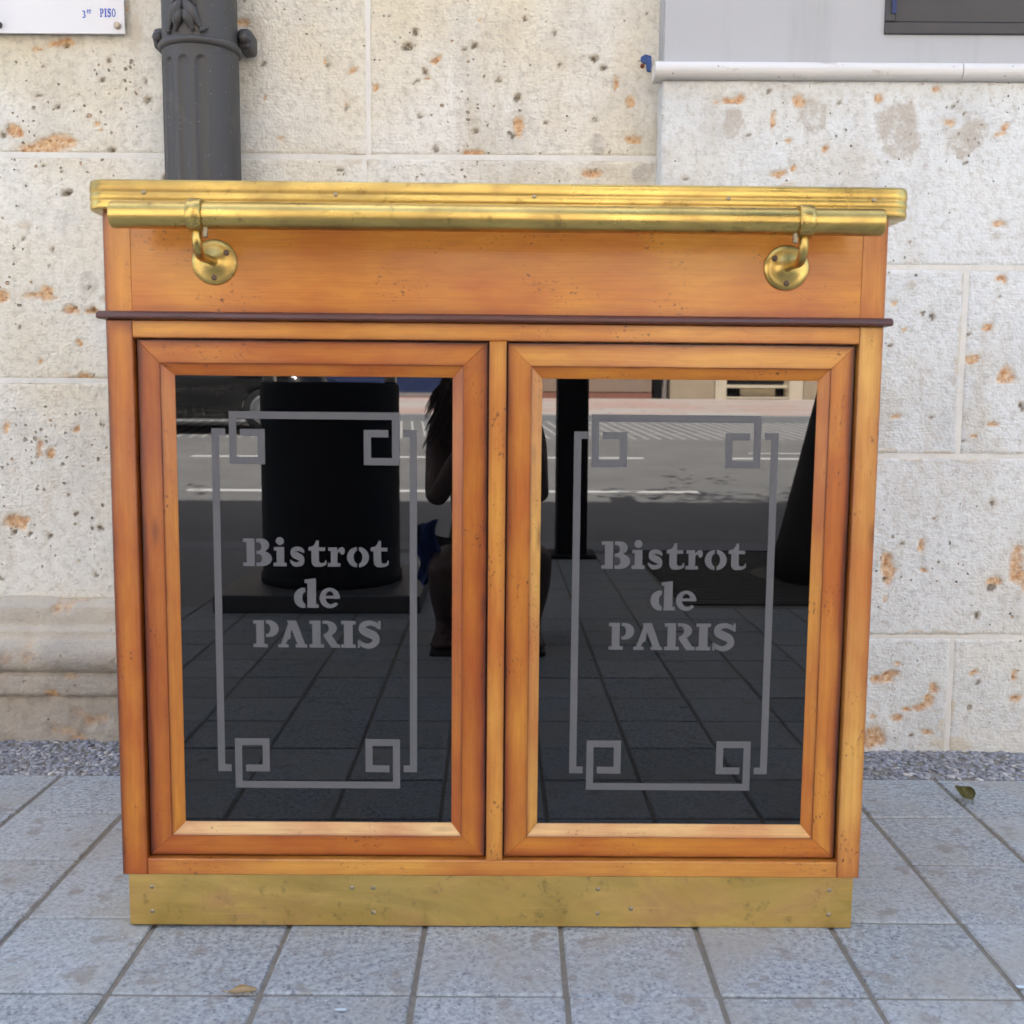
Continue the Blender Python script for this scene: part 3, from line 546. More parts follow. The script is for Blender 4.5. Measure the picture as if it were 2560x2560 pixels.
def glyph(name, ch, x0, x1, zb, cap, y, mat, parent):
    V = []; F = []
    for piece in G[ch]:
        loops = [[Vector((x0+(x1-x0)*px, y, zb+cap*pz)) for px, pz in lp] for lp in piece]
        b = len(V); V += [q for lp in loops for q in lp]
        F += [tuple(b+i for i in tri) for tri in tessellate_polygon([[Vector((q.x, q.z, 0)) for q in lp] for lp in loops])]
    Vn = []; Fn = []
    for f in F:                                  # all facing the street
        a, b_, c = (V[i] for i in f); n = (b_-a).cross(c-a)
        if n.length < 1e-12: continue
        Fn.append(f if n.y < 0 else f[::-1])
    return pyd(name, V, Fn, mat, parent)

# ================================================================== the bar counter
bar = empty('bar_counter', (0, 0, 0), (0, math.radians(.19), math.radians(.42)), label='wooden bar counter with brass top, brass rail and two black glass doors', cat='bar counter')
OPN = ((-.4996, -.0087), (.0151, .5030)); ZO = (.1075, .854)
fboard('corner_stile', -.535, -.4996, .084, .878, 0, .034, bar, False, tint=.50, stain=(.85, .35, .2, .6), width=.007)
fboard('corner_stile', .503, .535, .084, .878, 0, .034, bar, False, tint=.84, stain=(.25, .5, .2, .3), width=.005)  # pale tint includes painted sheen from the sunlit street
fboard('top_rail', -.4994, .5028, .854, .878, .0006, .034, bar, True, tint=.68, stain=(.45, .5, .3, .3), width=.005)
fboard('bottom_rail', -.4994, .5028, .084, .1075, .0006, .034, bar, True, tint=.74, stain=(.3, .15, .3, .3), width=.005)
fboard('centre_stile', -.0087, .0151, .1077, .8538, .0003, .034, bar, False, tint=.72, stain=(.4, .35, .3, .3), width=.004)
fboard('frieze_stile', -.535, -.4985, .889, 1.0215, .0, .034, bar, False, tint=.56, stain=(.7, .0, .2, .2), width=.006, ease=.0005)
fboard('frieze_stile', .5015, .535, .889, 1.0215, .0, .034, bar, False, tint=.70, stain=(.0, .4, .2, .2), width=.005, ease=.0005)
fboard('frieze_panel', -.4983, .5013, .889, 1.0215, .0004, .03, bar, True, tint=.60, stain=(.35, .5, .0, .0), width=.010, ease=.0005)
for sx in (-1, 1):
    x = sx*.5348
    board('side_panel', (x, .0345, .084), (x, .0345, 1.0215), (x, .52, 1.0215), (x, .52, .084), (-sx*.018, 0, 0), bar, tint=.55, stain=(.4, .4, .3, .3))
box('carcass', -.5155, .5155, .0365, .518, .086, 1.02, DARKWOOD, bar)
# dark half-round moulding, returned along the sides
def moulding():
    bm = bmesh.new(); N = 8; pr_ = [(0, .8785), (.0090, .8785), (.0108, .8793), (.0118, .8812), (.0112, .8860), (.0095, .8885), (.0070, .8895), (0, .8895)]
    path = [((-.535, .52), (-1, 0)), ((-.535, 0), (-.72, -.72)), ((.535, 0), (.72, -.72)), ((.535, .52), (1, 0))]
    rings = [[bm.verts.new((x+nx*d*(1 if i in (0, 3) else 1.05), y+ny*d*(1 if i in (0, 3) else 1.4), z)) for d, z in pr_] for i, ((x, y), (nx, ny)) in enumerate(path)]
    for a, b in zip(rings, rings[1:]):
        for j in range(len(pr_)-1): bm.faces.new((a[j], b[j], b[j+1], a[j+1]))
    for r_ in (rings[0], rings[-1]): bm.faces.new(r_)
    return frombm('moulding', bm, DARKWOOD, bar, True)
moulding()
# doors
LX = [(-.3590+(a-497)*.00021313, -.3590+(b-497)*.00021313) for a, b in ((497, 690), (700, 788), (800, 922), (935, 1055), (1065, 1178), (1193, 1340), (1352, 1472))]
DX = [(-.2873+(a-838)*.0002139, -.2873+(b-838)*.0002139) for a, b in ((838, 1003), (1010, 1147))]
PX = [(-.3465+(a-567)*.00021492, -.3465+(b-567)*.00021492) for a, b in ((567, 738), (733, 928), (942, 1148), (1155, 1253), (1263, 1425))]
def door(ox0, ox1, ix0, ix1, gx0, gx1, tints, dx, wide):
    o0, o1, o2, o3 = ox0+.0022, ox1-.0022, .1096, .8518; yf = .0125; i2, i3 = .138, .8205; g2, g3 = .1545, .8037; yg = .0262
    d = box('door', o0+.004, o1-.004, .0305, .0345, o2+.004, o3-.004, DARKWOOD, bar)
    T = (0, .019, 0)
    board('door_stile', (o0, yf, o2), (o0, yf, o3), (ix0, yf, i3), (ix0, yf, i2), T, d, tints[0], (wide[0], .35, .0, .0), width=.011, ease=.0006)
    board('door_stile', (o1, yf, o2), (o1, yf, o3), (ix1, yf, i3), (ix1, yf, i2), T, d, tints[1], (wide[1], .3, .0, .0), width=.010, ease=.0006)
    board('door_rail', (o0, yf, o3), (o1, yf, o3), (ix1, yf, i3), (ix0, yf, i3), T, d, tints[2], (.80, .35, .0, .0), width=.008, ease=.0006)
    board('door_rail', (o0, yf, o2), (o1, yf, o2), (ix1, yf, i2), (ix0, yf, i2), T, d, tints[3], (.6, .25, .0, .0), width=.008, ease=.0006)
    y0, y1 = .0142, .0258; B_ = (0, .004, 0)
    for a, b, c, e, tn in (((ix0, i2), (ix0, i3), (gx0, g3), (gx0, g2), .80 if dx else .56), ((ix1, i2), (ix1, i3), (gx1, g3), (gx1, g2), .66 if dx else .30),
                           ((ix0, i3), (ix1, i3), (gx1, g3), (gx0, g3), .52), ((ix0, i2), (ix1, i2), (gx1, g2), (gx0, g2), .97)):  # bottom bead's pale tint paints sky sheen on its upturned face
        board('glazing_bead', (a[0], y0, a[1]), (b[0], y0, b[1]), (c[0], y1, c[1]), (e[0], y1, e[1]), B_, d, tn, (.6, .1, .12, .12), ease=.0006, width=.003)  # first value also paints a shadow line along the bead's outer rim
    box('glass_pane', gx0-.006, gx1+.006, yg, yg+.004, g2-.006, g3+.006, GLASS, d)
    # etched fret: side bars with hooks, and a top and bottom bar curling into square spirals
    c = (-.2557 if not dx else .2568); k = .0103; yl = yg-.0004
    def poly(name, pts):
        pts = [Vector((x, yl, z)) for x, z in pts]; fs = tessellate_polygon([[Vector((q.x, q.z, 0)) for q in pts]])
        F = []
        for f in fs:
            n = (pts[f[1]]-pts[f[0]]).cross(pts[f[2]]-pts[f[0]]); F.append(tuple(f) if n.y < 0 else tuple(f)[::-1])
        pyd(name, pts, F, FROST, d)
    for s in (-1, 1):
        X = lambda q: c+s*q
        a, b, zt, zb = .1450, .1450-k, .7300, .2306
        poly('fret_side', [(X(a), zb), (X(a), zt), (X(a-.0196), zt), (X(a-.0196), zt-k), (X(b), zt-k), (X(b), zb+k), (X(a-.0196), zb+k), (X(a-.0196), zb)])
    for top in (1, 0):
        Z = (lambda q: .7542-q) if top else (lambda q: .2058+q)
        h_, w_, sp, inn = .1201, .0503, .0745, .0247
        def half(s):
            X = lambda q: c+s*q
            return [(X(h_), Z(0)), (X(h_), Z(sp)), (X(h_-w_), Z(sp)), (X(h_-w_), Z(inn)), (X(h_-k-.0052), Z(inn)), (X(h_-k-.0052), Z(inn+k)), (X(h_-w_+k), Z(inn+k)), (X(h_-w_+k), Z(sp-k)), (X(h_-k), Z(sp-k)), (X(h_-k), Z(k))]
        L_ = half(-1); R_ = half(1); poly('fret_bar', L_+R_[::-1])
    off = .5125 if dx else 0
    for tx, xs_, zb, cap in (('Bistrot', LX, .5338, .0398), ('de', DX, .4738, .0412), ('PARIS', PX, .4155, .0396)):
        for ch, (a, b) in zip(tx, xs_): glyph('letter', ch, a+off, b+off, zb, cap, yl, FROST, d)
    return d
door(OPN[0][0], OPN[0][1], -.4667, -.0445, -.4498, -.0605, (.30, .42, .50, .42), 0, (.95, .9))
door(OPN[1][0], OPN[1][1], .0497, .4686, .0658, .4538, (.64, .66, .72, .58), 1, (.6, 1.0))  # lighter tints put the street's sheen into the right door's colour
# brass-bound top
def sweep(name, prof, path, mat, parent):
    bm = bmesh.new(); rings = [[bm.verts.new((x+nx*d, y+ny*d, z)) for d, z in prof] for (x, y), (nx, ny) in path]
    for a, b in zip(rings, rings[1:]):
        for j in range(len(prof)-1): bm.faces.new((a[j], b[j], b[j+1], a[j+1]))
    for r_ in (rings[0], rings[-1]): bm.faces.new(r_)
    return frombm(name, bm, mat, parent, True)
def rounded_path(xh, yf, yb, r, cx=.004):
    P = [((cx-xh, yb), (-1, 0))]+[((cx-xh+r-r*math.cos(a), yf+r-r*math.sin(a)), (-math.cos(a), -math.sin(a))) for a in (PI/2*i/7 for i in range(8))]
    return P+[((2*cx-x, y), (-nx, ny)) for (x, y), (nx, ny) in P[::-1]]
def reed(z0, z1, d, n=7): return [(d*math.sin(PI*i/n), z0+(z1-z0)*i/n) for i in range(n+1)]
bprof = [(-.03, 1.0222), (-.0015, 1.0222)]+[(q-.0008, z) for q, z in reed(1.0225, 1.0325, .0009)]+[(q-.0009, z) for q, z in reed(1.0332, 1.0435, .0011)]+[(q-.0009, z) for q, z in reed(1.0442, 1.0565, .0011)]+[(-.0008, 1.0585), (-.0028, 1.0607), (-.0060, 1.0615), (-.03, 1.0615)]
edge = sweep('brass_edging', bprof, rounded_path(.5540, -.0245, .53, .026), BRASS, bar)
for x in (-.47, -.215, .05, .31, .505):
    lathe('screw', [(0, .0012), (.0022, .0011), (.0030, .0003), (.0032, -.002)], SCREW, edge, 10, Matrix.Translation((x, -.0245, 1.0438)) @ FWD)
box('worktop', -.535, .542, -.0125, .53, 1.0226, 1.0594, plain('worn_worktop', (.25, .10, .03), .4, 0, .2, 6, .1), bar)
# kickplate
kick = box('kickplate', -.531, .531, .0122, .0150, .002, .0845, BRASSK, bar, .0006)
for sx in (-1, 1): box('kick_return', *sorted((sx*.5312, sx*.5290)), .0152, .50, .002, .0845, BRASSK, kick)
box('kick_base', -.5285, .5285, .0155, .5, 0, .0838, DARKWOOD, bar)
for x, zs in ((-.4975, (.0600, .0225)), (-.174, (.0600, .0225)), (.156, (.0600, .0225)), (.497, (.0600, .0225)), (-.205, (.0602,)), (.205, (.030,))):
    for z in zs: lathe('screw', [(0, .0009), (.0028, .0008), (.0036, .0002), (.0038, -.001)], SCREW, kick, 10, Matrix.Translation((x, .0122, z)) @ FWD)
# rail on two brackets
RY, RZc, RR = -.082, 1.0048, .0171
rail = lathe('handrail', [(0, -.4955), (RR*.8, -.4955), (RR*.97, -.4945), (RR, -.4925), (RR, .4925), (RR*.97, .4945), (RR*.8, .4955), (0, .4955)], BRASS, bar, 32, Matrix.Translation((.0028, RY, RZc)) @ Matrix.Rotation(PI/2, 4, 'Y'))
for xb in (-.3840, .3970):
    pz = .9565
    arm = tube('bracket', [(xb, .001, pz), (xb, -.030, pz), (xb, -.058, pz-.001)]+[(xb, -.062-.020*math.sin(a), pz+.019-.020*math.cos(a)) for a in (PI/2*i/6 for i in range(7))]+[(xb, RY, RZc-.012)], .0062, BRASS, bar, 14)
    bm = bmesh.new(); N = 28
    pr_ = [(RR+.0004, -.0095), (RR+.0028, -.0095), (RR+.0042, -.0075), (RR+.0042, .0075), (RR+.0028, .0095), (RR+.0004, .0095)]
    bm_lathe(bm, pr_, N, Matrix.Translation((xb, RY, RZc)) @ Matrix.Rotation(PI/2, 4, 'Y')); frombm('collar', bm, BRASS, arm, True)
    lathe('wall_plate', [(0, .0075), (.011, .0075), (.013, .0055), (.024, .0040), (.0295, .0028), (.0310, .0010), (.0310, -.002)], BRASS, arm, 32, Matrix.Translation((xb, .0, pz)) @ FWD)
    for a in (35, 145, 270):
        lathe('screw', [(0, .0058), (.003, .0055), (.0046, .0042), (.0048, .002)], plain('tarnished_screw', (.16, .11, .075), .5, .7, .3, 200, .2), arm, 12, Matrix.Translation((xb+.0205*math.cos(math.radians(a)), 0, pz+.0205*math.sin(math.radians(a)))) @ FWD)
    lathe('set_screw', [(0, .010), (.003, .010), (.0036, .008), (.0036, -.004)], SCREW, arm, 10, Matrix.Translation((xb+(.012 if xb < 0 else -.012), RY-.004, RZc-RR-.001)) @ Matrix.Rotation(PI, 4, 'X'))

# ================================================================== things on the wall
# cast-iron downpipe with fluted shaft, ring, leaf ornament and lugs
PXc, PYc, PR = -.6275, .815, .0775
pipe = empty('downpipe', (PXc, PYc, 0), label='dark grey fluted cast-iron downpipe with leaf ornament on the stone wall', cat='downpipe')
def shaft(name, z0, z1, rfun, nz, na=200):
    zs = np.linspace(z0, z1, nz); an = np.linspace(0, 2*PI, na, endpoint=False); gz, ga = np.meshgrid(zs, an, indexing='ij')
    r = rfun(gz, ga); V = np.stack([r*np.cos(ga), r*np.sin(ga), gz], -1).reshape(-1, 3); idx = np.arange(nz*na).reshape(nz, na); nx = np.roll(idx, -1, 1)
    F = np.stack([idx[:-1], nx[:-1], nx[1:], idx[1:]], -1).reshape(-1, 4).tolist()
    return pyd(name, V, F, IRON, pipe, True)
FT = 1.462
def flute(gz, ga):
    wd = np.full_like(ga, 9.0)
    for cdeg in (-155, -128, -101, -74):
        dd = (ga-math.radians(cdeg)+PI) % (2*PI)-PI; q = dd/math.radians(8.2); wd = np.where(np.abs(q) < np.abs(wd), q, wd)
    wd = wd; top = np.clip((FT-gz)/.016, 0, 1); lim = np.sqrt(np.clip(1-(1-top)**2, 0, 1))
    dep = np.sqrt(np.clip(1-(np.abs(wd)/np.maximum(lim, 1e-3))**2, 0, 1))*(gz < FT)
    return PR-.0052*dep
shaft('shaft', .0, 1.30, flute, 14); shaft('shaft', 1.30, 1.50, flute, 70)
shaft('upper_shaft', 1.50, 3.2, lambda z, a: np.full_like(z, PR-.0015), 8, 48)
ring = lathe('ring_moulding', [(PR-.003, 1.484)]+[(PR-.001+.0085*math.sin(PI*i/8), 1.4925-.0085*math.cos(PI*i/8)) for i in range(9)]+[(PR-.003, 1.501)], IRON, pipe, 48)
def leaf_lobe(a0, z0, a1, z1, wd, th):
    """raised rib lying on the pipe from (angle, z) to (angle, z)"""
    bm = bmesh.new(); pts = []; rd = []
    for i in range(9):
        q = i/8; a = a0+(a1-a0)*q; z = z0+(z1-z0)*q; pts.append(((PR+th*.4*math.sin(PI*q))*math.cos(a), (PR+th*.4*math.sin(PI*q))*math.sin(a), z)); rd.append(wd*(.35+.65*math.sin(PI*min(1, q*1.15+.06))))
    bm_tube(bm, pts, rd, 8); return bm
AL = math.radians(-98)
def ornament(ac, name):
    bm = bmesh.new()
    def put(*a):
        b2 = leaf_lobe(*a); me = bpy.data.meshes.new('q'); b2.to_mesh(me); b2.free(); bm.from_mesh(me); bpy.data.meshes.remove(me)
    for sgn in (-1, 1):
        for (a0, z0, a1, z1, wd, th) in ((.05, 1.566, .46, 1.512, .0130, .006), (.07, 1.550, .24, 1.508, .0125, .006), (.05, 1.585, .34, 1.556, .0075, .009), (.04, 1.605, .40, 1.580, .0075, .009), (.04, 1.635, .55, 1.600, .010, .010), (.40, 1.508, .62, 1.516, .006, .006)):
            put(ac+sgn*a0, z0, ac+sgn*a1, z1, wd, th)
    put(ac, 1.552, ac, 1.70, .006, .010)
    frombm(name, bm, IRON, pipe, True)
ornament(AL, 'leaf_ornament')
for sx in (-1, 1):
    bm = bmesh.new(); bm_box(bm, sx*.088-.016, sx*.088+.016, .01, .075, 1.500, 1.545, .012, 3); lug = frombm('fixing_lug', bm, IRON, pipe, True)
    lathe('bolt_head', [(0, .016), (.008, .015), (.011, .010), (.012, 0), (.014, -.002)], IRON, lug, 10, Matrix.Translation((sx*.090, .012, 1.522)) @ FWD)
# sign plate
sgn = empty('sign_plate', (-1.08, .885, 1.78), label='white acrylic wall plate with small blue print at upper left of wall', cat='sign')
box('plate', -.273, .273, -.004, .0, -.232, .232, SIGNM, sgn, .0008)
def slet(ch, x0, x1, zb, cap): glyph('printed_character', ch, x0+1.08, x1+1.08, zb-1.78, cap, -.0045, BLUEINK, sgn)
x = -.8591
for ch, wd in (('P', .0080), ('I', .0052), ('S', .0078), ('O', .0084)): slet(ch, x, x+wd, 1.5822, .0175); x += wd+.0014
slet('3', -.8975, -.8895, 1.580, .0155); slet('e', -.8870, -.8825, 1.5895, .0115); slet('r', -.8818, -.8778, 1.5895, .0115)
for cx, mat_ in ((-.822, plain('cream_screw_cap', (.55, .47, .36), .5)), (-1.0757, IRON)):
    lathe('screw_cap', [(0, .009), (.005, .009), (.0068, .0075), (.0072, .0)], mat_, sgn, 20, Matrix.Translation((cx+1.08, -.004, 1.5645-1.78)) @ FWD)
# ================================================================== litter on the pavement
def leaf(name, loc, rot, L, W, curl, mat, **k):
    bm = bmesh.new(); n = 10; rows = []
    for i in range(n+1):
        q = i/n; wd = W*math.sin(PI*min(1, q*.94+.03))**.75*(1-.25*q)
        rows.append([bm.verts.new(((q-.5)*L, s*wd, curl*(s*s*.9*wd/W+(q-.4)**2*1.1)*W+.001+.0012*math.sin(9*q+4*s))) for s in (-1, -.5, 0, .5, 1)])
    for a, b in zip(rows, rows[1:]):
        for j in range(4): bm.faces.new((a[j], b[j], b[j+1], a[j+1]))
    bm_tube(bm, [(-.5*L, 0, curl*.17*W+.001), (-.62*L, .001, .003), (-.72*L, .003, .002)], [.0009, .0008, .0007], 5)
    r_ = bmesh.ops.solidify(bm, geom=bm.faces[:], thickness=.0003)
    o = frombm(name, bm, mat, None, True, **k); o.rotation_euler = rot; return o
OLIVE = plain('olive_leaf', (.29, .28, .12), .6, 0, .3, 60, .2)
TANL = plain('tan_leaf', (.66, .50, .28), .7, 0, .3, 60, .2)
o = leaf('dry_leaf', 0, (0.25, -.1, 1.9), .046, .021, 1.2, OLIVE, label='curled olive green leaf lying on the pavement right of the counter', cat='leaf'); o.location = (.911, .522, .006)
o = leaf('leaf_fragment', 0, (0, 0, .15), .036, .010, .5, TANL, label='tan leaf scrap lying on a paving joint before the counter', cat='leaf'); o.location = (-.322, -.163, .001)
PAINTB = plain('pale_blue_drip', (.55, .66, .72), .6, 0, .1, 80, 0)
for x, y, a, b in ((-.187, -.203, .0075, .004), (.706, -.142, .006, .005)):
    pts = [(x+a*math.cos(q)*(1+.25*math.sin(3*q+x*9)), y+b*math.sin(q)*(1+.3*math.cos(2*q)), .0022) for q in (2*PI*i/12 for i in range(12))]
    pyd('paint_drip', pts, [tuple(range(12))], PAINTB, paving)

# ================================================================== the street behind the camera (seen in the glass)
# pavement furniture
tot = empty('advertising_column', (-.645, -2.62, 0), label='dark round advertising column on a square stone base, reflected in the left door', cat='column')
box('base_slab', -.375, .375, -.375, .375, 0, .066, plain('polished_base_stone', (.11, .11, .115), .45, 0, .15, 20, .1), tot, .006, 2)
lathe('drum', [(0, .066), (.272, .066), (.275, .07), (.275, .10), (.268, .104), (.268, .825), (.262, .836), (0, .836)], DARKMETAL, tot, 48)
for sx in (-1, 1): box('steel_upright', sx*.235-.022, sx*.235+.022, -.03, .03, .836, 2.6, plain('brushed_steel', (.55, .55, .54), .3, .9), tot, .004)
box('poster_panel', -.212, .212, -.02, .02, .90, 2.6, DARKMETAL, tot, .003)
lathe('cap', [(0, 2.6), (.30, 2.6), (.31, 2.62), (.29, 2.70), (0, 2.74)], DARKMETAL, tot, 40)
post = empty('street_post', (.378, -3.70, 0), label='dark square metal post near the kerb, reflected in the right door', cat='post')
box('shaft', -.076, .076, -.076, .076, .0, 4.2, DARKMETAL, post, .008, 2); box('foot', -.12, .12, -.12, .12, .0, .018, DARKMETAL, post, .003)
box('lamp_head', -.10, .10, -.75, .10, 4.2, 4.30, DARKMETAL, post, .02, 2)
gr = empty('tree_grate', (1.43, -3.17, 0), label='black slotted iron tree grate in the pavement, reflected in the right door', cat='grate')
box('pit_earth', -.70, .70, -.72, .72, -.14, -.03, plain('dark_soil', (.02, .017, .014), .95, 0, .3, 30, .5), gr)
for a, b, c, d in ((-.715, .735, -.735, -.70), (-.715, .735, .70, .735), (-.715, -.68, -.6995, .6995), (.70, .735, -.6995, .6995)): box('grate_rim', a, b, c, d, -.03, .001, DARKMETAL, gr, .002)
for i in range(28):
    c = -.655+i*.0485
    if abs(c) < .26:
        q = math.sqrt(.27**2-c*c)
        for a, b in ((-.679, -q), (q, .699)): box('grate_bar', a, b, c-.012, c+.012, -.022, -.002, DARKMETAL, gr)
    else: box('grate_bar', -.679, .699, c-.012, c+.012, -.022, -.002, DARKMETAL, gr)
BARK = plain('dark_bark', (.038, .030, .024), .9, 0, .35, 9, .8)
t = NT('tree_leaves'); t.done(t.mix(t.rnd(), t.mix(t.noise(t.pos(), 3, 2), (.035, .075, .016), (.075, .125, .03)), (.05, .10, .02)), .6, Subsurface_Weight=0); LEAFM = t.m
def tree(loc, lean, r0, label, seed):
    rg = random.Random(seed); T = empty('street_tree', loc, label=label, cat='tree', group='street trees along the kerb')
    bm = bmesh.new(); pts = [(0, 0, -.03), (lean[0]*.06, 0, .12), (lean[0]*.35, lean[1]*.3, .9), (lean[0]*.75, lean[1]*.8, 2.0), (lean[0], lean[1], 3.0)]
    bm_tube(bm, pts, [r0*1.08, r0*.98, r0*.80, r0*.66, r0*.55], 16); frombm('trunk', bm, BARK, T, True)
    tips = []
    top = Vector((lean[0], lean[1], 2.9))
    for i in range(7):
        a = 2*PI*i/7+rg.uniform(-.3, .3); e = top+Vector((math.cos(a)*rg.uniform(.8, 1.5), math.sin(a)*rg.uniform(.8, 1.5), rg.uniform(.9, 2.3)))
        m = (top+e)/2+Vector((0, 0, -.15)); tube('limb', [top, m, e], [r0*.36, r0*.22, r0*.08], BARK, T, 8); tips += [e, m]
    V = []; F = []
    cl = [q+Vector((rg.gauss(0, .35), rg.gauss(0, .35), rg.gauss(.25, .35))) for q in tips for _ in range(5)]
    for c in cl:
        for _ in range(38):
            p = c+Vector((rg.gauss(0, .24), rg.gauss(0, .24), rg.gauss(0, .2))); u = Vector((rg.gauss(0, 1), rg.gauss(0, 1), rg.gauss(0, .6))).normalized(); v = u.orthogonal().normalized(); s = rg.uniform(.045, .085)
            b = len(V); V += [p-u*s, p+v*s*.6, p+u*s, p-v*s*.6]; F.append((b, b+1, b+2, b+3))
    pyd('crown', V, F, LEAFM, T)
tree((1.50, -3.10, 0), (.42, .1), .27, 'dark leaning street tree in the iron grate, reflected at right of the right door', 3)
tree((-4.6, -3.35, 0), (.1, 0), .17, 'street tree left of the advertising column whose leaves dapple the road', 4)

# parked car on the far side
CARP = plain('black_car_paint', (.006, .006, .007), .12, 0, .05, 5, 0, Coat_Weight=.6, Coat_Roughness=.05)
RUB = plain('tyre_rubber', (.012, .012, .012), .85); ALLOY = plain('alloy_rim', (.45, .45, .46), .3, .9)
car = empty('parked_car', (-4.5, -14.1, .315), label='black car parked across the road, reflected at upper left of the left door', cat='car')
def extr(name, side, hw, mat, parent, bev=.03, taper=None):
    bm = bmesh.new(); A = [bm.verts.new((x, -hw(z), z)) for x, z in side]; B = [bm.verts.new((x, hw(z), z)) for x, z in side]
    n = len(side); bm.faces.new(A); bm.faces.new(B[::-1])
    for i in range(n): bm.faces.new((A[i], B[i], B[(i+1) % n], A[(i+1) % n]))
    if bev: bmesh.ops.bevel(bm, geom=[e for e in bm.edges if abs(e.verts[0].co.y-e.verts[1].co.y) < .3], offset=bev, segments=2, affect='EDGES')
    return frombm(name, bm, mat, parent, True)
def arch(cx): return [(cx+.34*math.cos(a), .31+.34*math.sin(a)) for a in (PI*i/10 for i in range(11))][::-1]
body = [(-2.05, .25)]+[(-2.1, .5), (-2.05, .78), (-1.75, .93), (-.75, .98), (1.1, .98), (1.75, .90), (2.02, .76), (2.1, .48), (2.06, .22)]+arch(1.28)[::-1]+[(.9, .18), (-.9, .18)]+arch(-1.30)[::-1]
extr('body', body, lambda z: .86-.05*max(0, z-.6), CARP, car, .02)
extr('cabin', [(-1.55, .95), (-.95, 1.40), (-.2, 1.46), (.45, 1.42), (1.15, .95)], lambda z: .80-.36*(z-.95), CARP, car, .03)
for s in (-1, 1):
    for wx in (((-.98, .99), (-.72, 1.33), (-.22, 1.37), (-.22, .99)), ((-.16, .99), (-.16, 1.37), (.40, 1.33), (.82, .99))):
        V = [(x, s*(.802-.36*(z-.95)), z) for x, z in wx]; pyd('side_window', V+[(x, y-s*.02, z) for x, y, z in V], [(0, 1, 2, 3), (7, 6, 5, 4)]+[(i, (i+1) % 4, 4+(i+1) % 4, 4+i) for i in range(4)], WGLASS, car)
    box('headlight', 1.86, 2.02, s*.62-.14, s*.62+.14, .60, .72, plain('lamp_lens', (.6, .6, .6), .1), car, .02, 2)
    box('tail_light', -2.06, -1.98, s*.64-.14, s*.64+.14, .66, .80, plain('red_lens', (.4, .02, .02), .15), car, .02, 2)
    for wx in (-1.30, 1.28):
        wh = lathe('wheel', [(.0, -.10), (.29, -.10), (.315, -.06), (.315, .06), (.29, .10), (.20, .095), (.0, .09)], RUB, car, 28, Matrix.Translation((wx, s*.76, .31)) @ Matrix.Rotation(-s*PI/2, 4, 'X'))
        lathe('rim', [(0, .112), (.05, .112), (.06, .10), (.17, .105), (.20, .115), (.21, .098)], ALLOY, wh, 20, Matrix.Translation((wx, s*.76, .31)) @ Matrix.Rotation(-s*PI/2, 4, 'X'))
box('windscreen', .5, .52, -.5, .5, 1.0, 1.02, WGLASS, car)

# far side building, sunlit
SAND = plain('sandstone', (.42, .34, .24), .9, 0, .18, 3, .5); BROWN = plain('brown_granite_cladding', (.30, .22, .165), .7, 0, .15, 12, .3)
REDB = plain('red_granite_base', (.27, .12, .085), .6, 0, .2, 20, .1); CREAM = plain('cream_paint', (.66, .58, .44), .6, 0, .08, 10, .1); FACE = plain('pale_stucco', (.30, .275, .24), .9, 0, .1, 2, .2)
BLUES = plain('blue_roller_shutter', (.02, .035, .11), .5, 0, .1, 10, 0); WHITEB = plain('white_balcony', (.72, .71, .69), .7, 0, .06, 4, .1)
far = empty('far_building', (0, -22.3, .82), label='sunlit shop building across the road, reflected along the top of the doors', cat='building')
def fb(name, x0, x1, z0, z1, d0, d1, mat, par=far, **k): return box(name, x0, x1, -d1, -d0, z0, z1, mat, par, **k)
fb('wall', -22, 22, 2.9, 19.5, .0, 6, FACE)  # unseen upper storeys raised to narrow the sky and steepen the light
fb('wall', 3.92, 4.92, -.2, 2.9, .02, 6, SAND); fb('wall', 6.95, 22, -.2, 2.9, .03, 6, SAND)
fb('cladding', -.9, 3.5, .16, 2.9, .02, 6, BROWN); fb('cladding', -22, -5.0, .16, 2.9, .02, 6, BROWN)
fb('base_course', -.9, 3.5, -.2, .14, -.02, 6, REDB); fb('base_course', -5.0, -.902, -.2, .03, -.015, 6, REDB); fb('base_course', -22, -5.002, -.2, .14, -.02, 6, REDB)
fb('recess', 3.5, 3.92, -.2, 2.9, .5, 6, DARKMETAL)
tube('drainpipe', [(3.78, .03, -.2), (3.78, .03, 9)], .055, plain('galvanised', (.5, .5, .5), .4, .6), far, 12)
sh = fb('roller_shutter', -5.0, -.9, .12, 2.9, .18, .3, BLUES)
for i in range(34): fb('shutter_slat', -4.98, -.92, .13+i*.08, .13+i*.08+.066, .15, .178, BLUES, sh)
fb('shutter_sill', -5.0, -.902, .03, .118, .0, .3, plain('aluminium', (.5, .5, .5), .4, .8))
wdw = fb('shop_window', 4.92, 6.95, -.2, 2.9, .55, .6, DARKMETAL)
for a, b in ((4.94, 5.20), (6.62, 6.93)): fb('pilaster', a, b, -.2, 2.9, .0, .5, CREAM, wdw, bev=.01)
fb('step', 5.21, 6.60, -.2, -.02, .05, .5, DARKMETAL, wdw)
fb('sill_board', 5.202, 6.618, .02, .07, .04, .5, CREAM, wdw); fb('shelf', 5.202, 6.618, .27, .34, .2, .5, CREAM, wdw); fb('back_board', 5.6, 6.4, .08, .26, .4, .5, CREAM, wdw)
